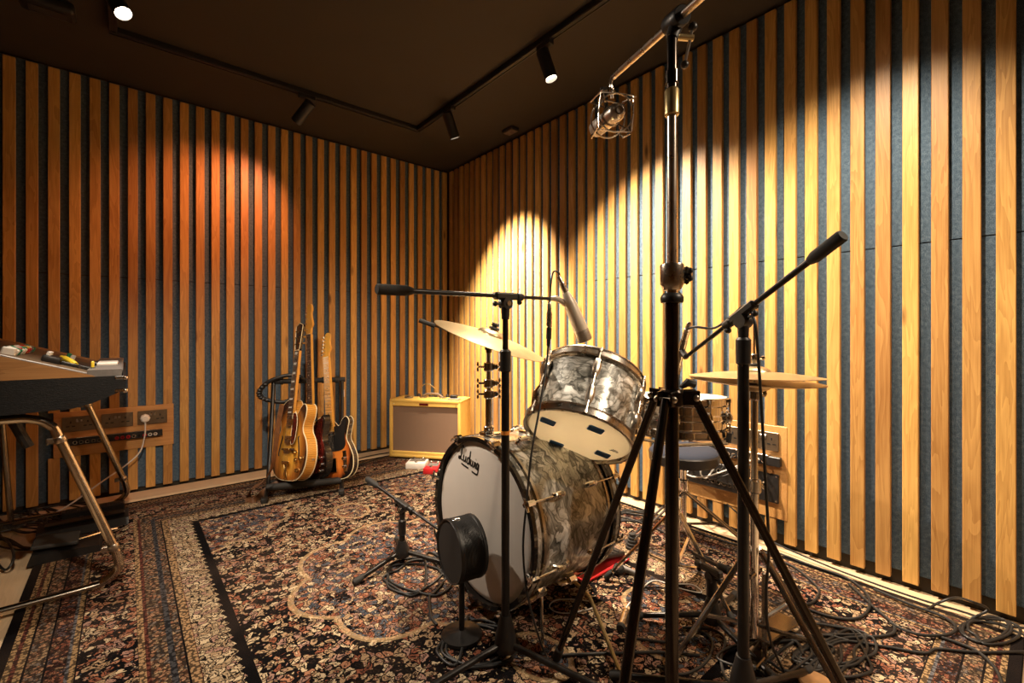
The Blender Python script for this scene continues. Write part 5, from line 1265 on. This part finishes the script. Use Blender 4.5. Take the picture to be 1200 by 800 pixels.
b = MB(FA); b.extrude([(p.x, p.y) for p in smooth([(q[0], q[1], 0) for q in pgo], 4, True)], -0.018, -0.014); pgd = b.build('pickguard', M_TORTOISE, ga, ang=50)
b = MB(FA); b.tube([(p.x, -0.0175, p.y) for p in smooth([(q[0], q[1], 0) for q in pgo], 4, True)], 0.002, 5, True); b.build('pickguard_binding', M_CREAM, pgd)
for zz in (0.350, 0.245):
    b = MB(FA); b.box((0, -0.010, zz), (0.078, 0.020, 0.042), 0.003); pk = b.build('pickup', M_GOLD, ga)
    b = MB(FA)
    for k in range(6): b.cyl((-0.025 + k * 0.010, -0.0200, zz - 0.008), (-0.025 + k * 0.010, -0.0215, zz - 0.008), 0.0024, seg=6)
    b.build('pole_screws', M_DARKCH, pk)
b = MB(FA); b.box((0, -0.010, 0.185), (0.135, 0.016, 0.013), 0.003); br_ = b.build('bridge', M_ROSE, ga)
b = MB(FA); b.box((0, -0.021, 0.185), (0.075, 0.008, 0.012), 0.002); b.build('saddle', M_GOLD, br_)
tl = MB(FA)
for s in (-1, 1): tl.tube(smooth([(s * 0.012, 0.0, 0.003), (s * 0.018, -0.008, 0.02), (s * 0.010, -0.012, 0.06), (s * 0.020, -0.014, 0.095)], 4), 0.0035, 6)
tl.tube([(0, -0.004, 0.003), (0, -0.011, 0.06), (0, -0.014, 0.095)], 0.0035, 6); tl.box((0, -0.016, 0.105), (0.080, 0.012, 0.020), 0.003); tl.build('tailpiece', M_GOLD, ga)
for (kx, kz) in ((0.105, 0.125), (0.155, 0.135), (0.125, 0.065), (0.085, 0.170)):
    b = MB(FA); b.lathe([(0.013, 0), (0.013, 0.008), (0.010, 0.018), (0.008, 0.019)], 16, frame(V((kx, -0.001, kz)), V((0, -1, 0)))); b.build('knob', M_GOLD, ga)
for s in (-1, 1):
    fo = [(s * 0.105, -0.0022, 0.265), (s * 0.095, -0.0022, 0.255), (s * 0.112, -0.0022, 0.205), (s * 0.122, -0.0022, 0.150), (s * 0.112, -0.0022, 0.145)]
    b = MB(FA); b.tube(smooth(fo, 5), [0.003] * 5 + [0.0045] * 11 + [0.003] * 5, 5); b.build('f_hole', M_INK, ga)
strings(ga, FA, 0.105, zn, 6, 0.052, 0.036, -0.022, -0.026, M_NICKEL)
b = MB(FA); b.cyl((0.204, 0.042, 0.13), (0.210, 0.042, 0.13), 0.008, seg=12); b.build('jack_socket', M_NICKEL, ba)
b = MB(FA); b.lathe([(0.006, 0), (0.009, 0.006), (0.009, 0.010)], 10, frame(V((0, 0.045, 0.0)), V((0, 0, -1)))); b.build('strap_button', M_GOLD, ba)

# bass guitar
FBs, LB = guitar_frame(C3(366, 561, 2.90), C3(363, 357, 3.08), GN)
oB = [(0, 0), (0.10, 0.008), (0.155, 0.06), (0.165, 0.14), (0.135, 0.205), (0.118, 0.255), (0.135, 0.31), (0.150, 0.365), (0.135, 0.395), (0.105, 0.375), (0.075, 0.335), (0.034, 0.325),
      (-0.034, 0.345), (-0.075, 0.37), (-0.105, 0.43), (-0.135, 0.46), (-0.158, 0.435), (-0.150, 0.36), (-0.125, 0.285), (-0.130, 0.225), (-0.165, 0.15), (-0.160, 0.06), (-0.10, 0.008)]
zn = LB - 0.205
hB = [(-0.020, zn), (0.020, zn), (0.028, zn + 0.04), (0.046, zn + 0.060), (0.036, zn + 0.10), (0.030, zn + 0.14), (0.040, zn + 0.165), (0.030, zn + 0.200), (0.0, zn + 0.205), (-0.018, zn + 0.180), (-0.026, zn + 0.12), (-0.034, zn + 0.05)]
tB = [(-0.016 - 0.001 * k, zn + 0.035 + k * 0.038, -1) for k in range(4)]
gb, bb_ = build_guitar('bass_guitar', 'dark red sunburst bass guitar with the tallest neck in the rack', 'bass guitar', FBs, oB, 0.042, M_GUITARBLK, M_BURST_RED, (0.30, zn, 0.062, 0.040, 0.33), LB, M_ROSE, M_MAPLE, hB, M_MAPLE, tB, 4, None, 20, (3, 5, 7, 9, 12, 15), 0.006, M_CREAM)
b = MB(FBs); b.extrude([(p.x, p.y) for p in smooth([(q[0], q[1], 0) for q in [(0.04, 0.335), (0.10, 0.37), (0.13, 0.36), (0.105, 0.26), (0.12, 0.16), (0.09, 0.09), (0.05, 0.13), (-0.06, 0.17), (-0.09, 0.25), (-0.12, 0.38), (-0.09, 0.39), (-0.04, 0.34)]], 4, True)], -0.005, -0.0012); b.build('pickguard', M_TORTOISE, gb, ang=50)
for zz in (0.235, 0.130):
    b = MB(FBs); b.box((0, -0.010, zz), (0.095, 0.016, 0.018), 0.003); b.build('pickup', M_BLACK, gb)
b = MB(FBs); b.box((0, -0.008, 0.06), (0.075, 0.014, 0.045), 0.002); b.build('bridge', M_CHROME, gb)
for (kx, kz) in ((0.105, 0.13), (0.115, 0.09), (0.100, 0.05)):
    b = MB(FBs); b.lathe([(0.011, 0), (0.011, 0.014), (0.009, 0.016)], 14, frame(V((kx, -0.001, kz)), V((0, -1, 0)))); b.build('knob', M_CHROME, gb)
strings(gb, FBs, 0.06, zn, 4, 0.055, 0.030, -0.016, -0.018, M_NICKEL)

# solid-body electric with maple neck
FC_, LC_ = guitar_frame(C3(391, 562, 2.90), C3(382, 391, 3.08), -(GU * math.cos(0.88)) - GB * math.sin(0.88))
oC = [(0, 0), (0.10, 0.006), (0.150, 0.05), (0.162, 0.125), (0.140, 0.195), (0.118, 0.245), (0.130, 0.30), (0.145, 0.355), (0.125, 0.385), (0.095, 0.370), (0.070, 0.335), (0.034, 0.325),
      (-0.034, 0.390), (-0.085, 0.400), (-0.130, 0.375), (-0.145, 0.33), (-0.122, 0.265), (-0.128, 0.215), (-0.160, 0.135), (-0.150, 0.05), (-0.10, 0.006)]
zn = LC_ - 0.165
hC = [(-0.020, zn), (0.020, zn), (0.024, zn + 0.03), (0.040, zn + 0.06), (0.034, zn + 0.10), (0.040, zn + 0.150), (0.022, zn + 0.165), (0.0, zn + 0.150), (-0.014, zn + 0.09), (-0.024, zn + 0.03)]
tC = [(-0.012 + 0.004 * k, zn + 0.026 + k * 0.023, -1) for k in range(6)]
gc, bc_ = build_guitar('electric_guitar', 'black and orange sunburst electric guitar with black pickguard and maple neck in rack', 'guitar', FC_, oC, 0.044, M_GUITARBLK, M_BURST_TELE, (0.30, zn, 0.056, 0.042, 0.32), LC_, M_MAPLE, M_MAPLE, hC, M_MAPLE, tC, 6, M_CREAM, 21, (3, 5, 7, 9, 12, 15, 17), 0.006, M_INK)
b = MB(FC_); b.extrude([(p.x, p.y) for p in smooth([(q[0], q[1], 0) for q in [(0.036, 0.33), (0.075, 0.335), (0.10, 0.365), (0.125, 0.36), (0.108, 0.27), (0.112, 0.22), (0.09, 0.185), (0.04, 0.175), (-0.05, 0.180), (-0.10, 0.215), (-0.11, 0.30), (-0.06, 0.355), (-0.036, 0.36)]], 4, True)], -0.0045, -0.0012); b.build('pickguard', M_BLACK, gc, ang=50)
b = MB(FC_); b.box((0, -0.008, 0.09), (0.078, 0.014, 0.085), 0.002); b.build('bridge', M_CHROME, gc)
b = MB(FC_); b.box((0, -0.008, 0.285), (0.070, 0.014, 0.022), 0.003); b.build('pickup', M_CHROME, gc)
b = MB(FC_); b.box((0.100, -0.004, 0.105), (0.030, 0.005, 0.135), 0.002); cp_ = b.build('control_plate', M_CHROME, gc)
for kz in (0.125, 0.075):
    b = MB(FC_); b.lathe([(0.011, 0), (0.011, 0.016), (0.009, 0.018)], 14, frame(V((0.100, -0.006, kz)), V((0, -1, 0)))); b.build('knob', M_CHROME, cp_)
strings(gc, FC_, 0.06, zn, 6, 0.052, 0.036, -0.014, -0.018, M_NICKEL)

# leather strap hanging from the archtop to the floor
def ribbon(b, pts, w, wdir, th=0.003):
    pts = smooth(pts, 6); n = len(pts); vs, fs = [], []
    for i, p in enumerate(pts):
        t_ = (pts[min(i + 1, n - 1)] - pts[max(i - 1, 0)]).normalized(); wd = (wdir - t_ * wdir.dot(t_)).normalized() * w / 2; nn = t_.cross(wd).normalized() * th / 2
        vs += [p - wd - nn, p + wd - nn, p + wd + nn, p - wd + nn]
    for i in range(n - 1):
        a, c_ = i * 4, i * 4 + 4
        for k in range(4): fs.append((a + k, a + (k + 1) % 4, c_ + (k + 1) % 4, c_ + k))
    fs += [(3, 2, 1, 0), tuple((n - 1) * 4 + k for k in range(4))]
    b.add(vs, fs); return b
sp_ = thing('guitar_strap', G(300, 580, RUGZ), 'brown leather guitar strap trailing from the archtop onto the rug', 'guitar strap')
b = MB(); ribbon(b, [P(330, 474, 2.70), P(326, 495, 2.66), P(323, 520, 2.63), P(319, 545, 2.62), P(312, 560, 2.63), P(303, 568, 2.66), P(295, 572, 2.70), G(291, 581, 0.03), G(291, 587, 0.016)], 0.036, V((0.6, 0.5, 0.4))); b.build('strap_band', M_LEATHER, sp_)
b = MB(); ribbon(b, [G(291, 587, 0.016), G(298, 586, 0.022), G(308, 577, 0.030), G(320, 568, 0.06), G(335, 564, 0.075)], 0.036, V((0.2, 0.6, 0.7))); b.build('strap_tail', M_LEATHER, sp_)
ck2 = thing('coiled_strap', gp(0.02, 0.33, 0.60), 'black coiled strap looped over the end of the guitar rack', 'strap')
b = MB(); b.tube(smooth([gp(0.20, 0.33, 0.680), gp(0.16, 0.30, 0.72), gp(0.08, 0.30, 0.73), gp(-0.02, 0.30, 0.695), gp(-0.075, 0.31, 0.64), gp(-0.07, 0.32, 0.59), gp(-0.01, 0.32, 0.565), gp(0.06, 0.31, 0.555), gp(0.11, 0.31, 0.575), gp(0.14, 0.31, 0.62), gp(0.12, 0.31, 0.66)], 6), 0.013, 10); lp_ = b.build('loop', M_BLACK, ck2)
for k in range(9):
    q = smooth([gp(-0.02, 0.30, 0.695), gp(-0.075, 0.31, 0.64), gp(-0.07, 0.32, 0.59), gp(-0.01, 0.32, 0.565), gp(0.06, 0.31, 0.555)], 6)[k * 2 + 2]
    b = MB(); b.ball(q, 0.0185, 8, (1, 1, 0.8)); b.build('knot', M_BLACK, lp_)

# ------------------------------------------------------------------ amplifier and pedals
a1_, a2_ = V((-0.726, -0.285, 0)), V((-0.357, -0.762, 0))
AU = (a2_ - a1_).normalized(); AW = (a2_ - a1_).length; AH, AD = 0.475, 0.26
ang_ = math.atan2(AU.y, AU.x); FA_ = Matrix.Translation((a1_ + a2_) / 2 + V((0, 0, RUGZ))) @ Matrix.Rotation(ang_, 4, 'Z')   # local x along the front, local y to the back
am = thing('guitar_amplifier', None, 'yellow tweed guitar amplifier with brown grille in the corner', 'amplifier', M=FA_)
b = MB(FA_); t_ = 0.028
for (c_, s_) in (((0, AD / 2, AH - t_ / 2), (AW, AD, t_)), ((0, AD / 2, 0.012 + t_ / 2), (AW, AD, t_)), ((-AW / 2 + t_ / 2, AD / 2, AH / 2 + 0.006), (t_, AD, AH - 0.012)), ((AW / 2 - t_ / 2, AD / 2, AH / 2 + 0.006), (t_, AD, AH - 0.012)), ((0, AD - 0.01, AH / 2), (AW - 0.02, 0.012, AH - 0.03))):
    b.box(c_, s_, 0.010, seg=2)
b.box((0, 0.012, AH - 0.033), (AW - 0.03, 0.018, 0.042), 0.003); b.box((0, 0.012, 0.045), (AW - 0.03, 0.018, 0.034), 0.003)
cab = b.build('cabinet', M_TWEED, am)
b = MB(FA_); b.box((0, 0.020, AH / 2 + 0.002), (AW - 0.050, 0.012, AH - 0.105), 0.002); b.build('grille_cloth', M_GRILLE, am, flat=True)
b = MB(FA_); b.box((-0.005, 0.001, AH - 0.036), (0.075, 0.004, 0.018), 0.001); b.build('badge', M_TORTOISE, am)
b = MB(FA_); b.tube(smooth([(-0.06, 0.12, AH + 0.004), (-0.05, 0.12, AH + 0.022), (0.0, 0.12, AH + 0.034), (0.07, 0.12, AH + 0.030), (0.11, 0.12, AH + 0.006)], 5), 0.010, 10); hdl = b.build('handle', M_BROWNHANDLE, am)
for x in (-0.06, 0.11):
    b = MB(FA_); b.box((x, 0.12, AH + 0.005), (0.05, 0.03, 0.010), 0.003); b.build('handle_end', M_NICKEL, hdl)
for (x, z) in ((-AW / 2 + 0.04, AH - 0.036), (AW / 2 - 0.04, AH - 0.036), (-AW / 2 + 0.04, 0.045), (AW / 2 - 0.04, 0.045)):
    b = MB(FA_); b.ball((x, 0.002, z), 0.004, 8); b.build('screw', M_NICKEL, am)
for (x, y) in ((-0.27, 0.03), (0.27, 0.03), (-0.27, 0.22), (0.27, 0.22)):
    b = MB(FA_); b.lathe([(0.014, 0.0), (0.016, 0.014)], 12, Matrix.Translation((x, y, 0))); b.build('foot', M_RUBBER, am)
b = MB(FA_); b.box((0.0, 0.20, AH + 0.001), (0.36, 0.07, 0.004), 0.001); cpn = b.build('control_panel', M_CHROME, am)
for k in range(6):
    b = MB(FA_); b.lathe([(0.013, 0), (0.013, 0.010), (0.008, 0.020), (0.006, 0.021)], 12, Matrix.Translation((-0.13 + k * 0.05, 0.20, AH + 0.003))); b.build('knob', M_BLACK, cpn)
fsw = thing('tuner_pedal', FA_ @ V((0.215, 0.08, AH)), 'small black tuner resting on the tweed amplifier top', 'tuner')
b = MB(FA_); b.box((0.215, 0.09, AH + 0.018), (0.055, 0.045, 0.032), 0.005); b.build('case', M_BLACK, fsw)
b = MB(FA_); b.box((0.225, 0.065, AH + 0.006), (0.10, 0.05, 0.010), 0.003); b.build('base', M_GREY, fsw)
pt = thing('cable_tin', FA_ @ V((-0.2, 0.1, AH)), 'flat grey tin on the tweed amplifier beside its handle', 'tin')
b = MB(FA_); b.lathe([(0.035, 0), (0.036, 0.002), (0.036, 0.010), (0.034, 0.012)], 24, FA_.inverted() @ FA_ @ Matrix.Translation((-0.17, 0.09, AH + 0.001))); b.build('tin_body', M_GREY, pt)
b = MB(FA_); b.lathe([(0.0365, 0.009), (0.0365, 0.014), (0.030, 0.015)], 24, Matrix.Translation((-0.17, 0.09, AH + 0.001))); b.build('lid', M_NICKEL, pt)
cbl = MB(); cbl.tube(smooth([FA_ @ V(p) for p in ((-0.10, 0.20, AH + 0.006), (-0.105, 0.19, AH + 0.07), (-0.07, 0.19, AH + 0.105), (-0.02, 0.19, AH + 0.095), (0.02, 0.21, AH + 0.05), (0.03, 0.25, AH + 0.0), (0.03, 0.272, AH - 0.1))], 6), 0.0035, 8)
cbl.build('amplifier_cable', M_BRASSTUBE, None, 'tan cable looping over the top of the tweed amplifier', 'cable')
def pedal(name, label, c_, rot, w_, l_, h_, m, top_m, knob_m):
    F = Matrix.Translation(c_) @ Matrix.Rotation(rot, 4, 'Z'); t = thing(name, None, label, 'effects pedal', 'effects pedals by the amplifier', M=F)
    b = MB(F); b.box((0, 0, h_ / 2), (w_, l_, h_), 0.006, seg=2); b.build('case', m, t)
    b = MB(F); b.box((0, l_ * 0.12, h_ + 0.001), (w_ * 0.8, l_ * 0.45, 0.004), 0.001); b.build('top_plate', top_m, t)
    for sx in (-1, 1):
        b = MB(F); b.lathe([(0.010, 0), (0.010, 0.012), (0.008, 0.014)], 12, Matrix.Translation((sx * w_ * 0.25, l_ * 0.33, h_ + 0.003))); b.build('knob', knob_m, t)
    b = MB(F); b.lathe([(0.011, 0), (0.011, 0.006), (0.008, 0.012), (0.0001, 0.013)], 14, Matrix.Translation((0, -l_ * 0.28, h_))); b.build('footswitch', M_NICKEL, t)
pedal('effects_pedal', 'white effects pedal on the rug before the tweed amplifier', G(489, 547, RUGZ), -0.75, 0.145, 0.125, 0.045, M_WHITE, M_MICGREY, M_DARKCH)
pedal('effects_pedal', 'red effects pedal between the white pedal and bass drum', G(507, 552, RUGZ), -0.80, 0.10, 0.16, 0.042, M_RED, M_GREY, M_NICKEL)
# wooden disc on the rug by the tripod
b = MB(); b.lathe([(0.040, 0), (0.044, 0.004), (0.044, 0.018), (0.040, 0.022)], 32, Matrix.Translation(G(956, 806, RUGZ))); b.build('wooden_disc', M_CORK, None, 'small tan wooden disc on the rug beside the tripod leg', 'wooden disc')

# ------------------------------------------------------------------ cables on the floor
def cable(label, pts, r=0.0042, m=None, name='floor_cable', group='loose floor cables', lift=0.0):
    r3 = []
    for i, p in enumerate(pts):
        if len(p) == 3 and isinstance(p, tuple): r3.append(G(p[0], p[1], p[2]))
        elif isinstance(p, tuple): r3.append(G(p[0], p[1], RUGZ + r + 0.0015 + lift))
        else: r3.append(p)
        r3[-1].x = min(r3[-1].x, -0.022); r3[-1].y = min(r3[-1].y, -0.022)
    b = MB(); b.tube(smooth(r3, 6), r, 8)
    return b.build(name, m or M_CABLE, None, label, 'cable', group)
def loops(cx, cy, rx, ry, n, seed, drift=(0, 0), wob=0.25):
    rnd = random.Random(seed); out = []
    K = 9
    for k in range(n * K + 1):
        a = 2 * PI * k / K + seed; t_ = k / (n * K)
        f = 1 + rnd.uniform(-wob, wob)
        out.append((cx + drift[0] * t_ + rx * f * math.cos(a), cy + drift[1] * t_ + ry * f * math.sin(a)))
    return out
cable('black cable coiled beside the short boom stand', [(520, 655), (500, 648)] + loops(483, 672, 34, 20, 3, 1, (10, 8)) + [(503, 700), (505, 722), (512, 732)], 0.0045)
cable('black cable coiled around the round microphone base', [(548, 722)] + loops(556, 752, 42, 24, 3, 2, (4, 6), 0.18) + [(590, 760)], 0.0045)
cable('thin white cable looped on the rug beneath the bass drum', [(697, 712), (670, 718), (652, 717), (644, 710), (652, 703), (672, 702), (690, 704)], 0.0022, M_SILVERCLOTH)
cable('thin white cable leading to the grey plug on the rug', [(736, 722, 0.03), (734, 712), (742, 702), (752, 690), (768, 680), (800, 690), (822, 694), (812, 685), (790, 684)], 0.0022, M_SILVERCLOTH)
cable('straight black cable across the rug behind tripod leg', [(655, 768), (690, 766), (730, 765), (775, 764), (820, 768)], 0.0045)
cable('long black cable along the floorboards by the right wall', [V((-0.028, -2.66, 0.15)), V((-0.030, -2.76, 0.09)), V((-0.030, -2.86, 0.035)), (968, 662), (1029, 685), (1085, 704), (1130, 717), (1175, 733), (1215, 750)], 0.0038)
cable('black cable hugging the rug edge then curling under', [(905, 645), (950, 662), (992, 677), (1015, 695), (1019, 711), (1005, 724), (976, 723), (941, 711), (925, 702)], 0.0048)
cable('black cable folded back near the tripod leg', [(905, 652), (930, 664), (949, 679), (960, 692), (952, 706), (937, 706), (930, 694)], 0.0045)
cable('black cable crossing the rug border then doubling back', [(995, 684), (1025, 712), (1045, 729), (1048, 740), (1035, 745), (1010, 746), (987, 748), (965, 756), (950, 770)], 0.0048)
cable('black cable sweeping a wide loop on the striped border', [(1024, 690), (1067, 708), (1105, 722), (1120, 734), (1112, 743), (1083, 744), (1060, 738), (1043, 729)], 0.0048, lift=0.004)
cable('black cable trailing to the room side past the border', [(960, 765), (987, 751), (1035, 757), (1083, 765), (1099, 760), (1147, 764), (1215, 763)], 0.0042)
cable('black cable bending down over the border stripes', [(1099, 745), (1125, 754), (1147, 764), (1168, 785), (1178, 812)], 0.0048)
cable('coil of black cable piled against the right wall slats', [(1085, 715), (1100, 706)] + [(1120, 700, 0.05), (1140, 705, 0.09), (1158, 714, 0.05)] + loops(1156, 734, 30, 14, 3, 4, (10, 5), 0.22) + [(1215, 735)], 0.0042)
cable('tangled black cable heaped beside the boom stand base', loops(965, 755, 42, 22, 4, 5, (20, 12), 0.35), 0.0042, lift=0.002)
cable('tangled black cable heaped beside the boom stand base', loops(930, 765, 48, 24, 4, 6, (-30, 8), 0.35), 0.0042, lift=0.006)
cable('black cable looping under the low boom stand', [(745, 748), (790, 752), (820, 740), (835, 752), (828, 775), (800, 790), (770, 780)], 0.0042)
cable('black cable curling around the hub of the tall boom stand', [(800, 735), (835, 738), (850, 750), (845, 775), (860, 800), (905, 770), (930, 752), (960, 745)], 0.0042, lift=0.003)
cable('black cable running behind the bass drum near the right wall', [(700, 620), (720, 606), (745, 610), (775, 622), (800, 640), (835, 655)], 0.0042)
cable('black cable running behind the bass drum near the right wall', [(705, 612), (722, 601), (748, 603), (790, 612), (830, 628), (870, 640), (905, 650)], 0.0042)
cable('black cable bunched in small loops behind the bass drum', loops(735, 603, 22, 6, 3, 8, (10, 2), 0.3), 0.0036)
cable('dark cable lying between the guitar rack and tweed amplifier', [(455, 534), (440, 538), (428, 542), (415, 545), (404, 545)], 0.0042)
cable('dark cable lying between the guitar rack and tweed amplifier', [(456, 530), (438, 533), (425, 536), (408, 541), (420, 545)], 0.0040, lift=0.003)
for (sd, cx_, cy_, lab) in ((9, 45, 612, 'knotted black cable heaped under the organ by the wall'), (10, 30, 628, 'loose black cable coiled on floorboards under the organ'), (11, 70, 602, 'black cable tangled around the power strip')):
    cable(lab, loops(cx_, cy_, 40, 14, 4, sd, (6, -4), 0.4), 0.0042, lift=0.002 * (sd - 9), group='cables under the organ')
cable('stiff black cable loop standing on bare floor by the organ', [(-8, 655), (5, 668), (15, 655, 0.05), (12, 640, 0.06), (2, 630, 0.04), (-10, 630)], 0.0050, group='cables under the organ')
# patch leads at the right-hand panel
for i, (k0, mm) in enumerate(((1, M_SILVERCLOTH), (3, M_CABLE), (5, M_SILVERCLOTH), (8, M_CABLE), (11, M_SILVERCLOTH), (12, M_CABLE))):
    y0 = -2.47 - k0 * 0.028; y1 = -2.575 + 0.125 - (k0 % 10) * 0.0278
    b = MB(); b.tube(smooth([(-0.026, y0, 0.401), (-0.075, y0 - 0.005, 0.395), (-0.10 - 0.008 * i, (y0 + y1) / 2 + 0.03, 0.33 - 0.01 * i), (-0.085, y1 + 0.01, 0.27), (-0.022, y1, 0.245 if i % 2 else 0.305)], 6), 0.0038, 8)
    b.build('patch_lead', mm, None, (('white patch lead looping between jacks of the wall patch strip', 'black patch lead looping between jacks of the wall patch strip') * 3)[i], 'cable', 'patch leads at wall panel')
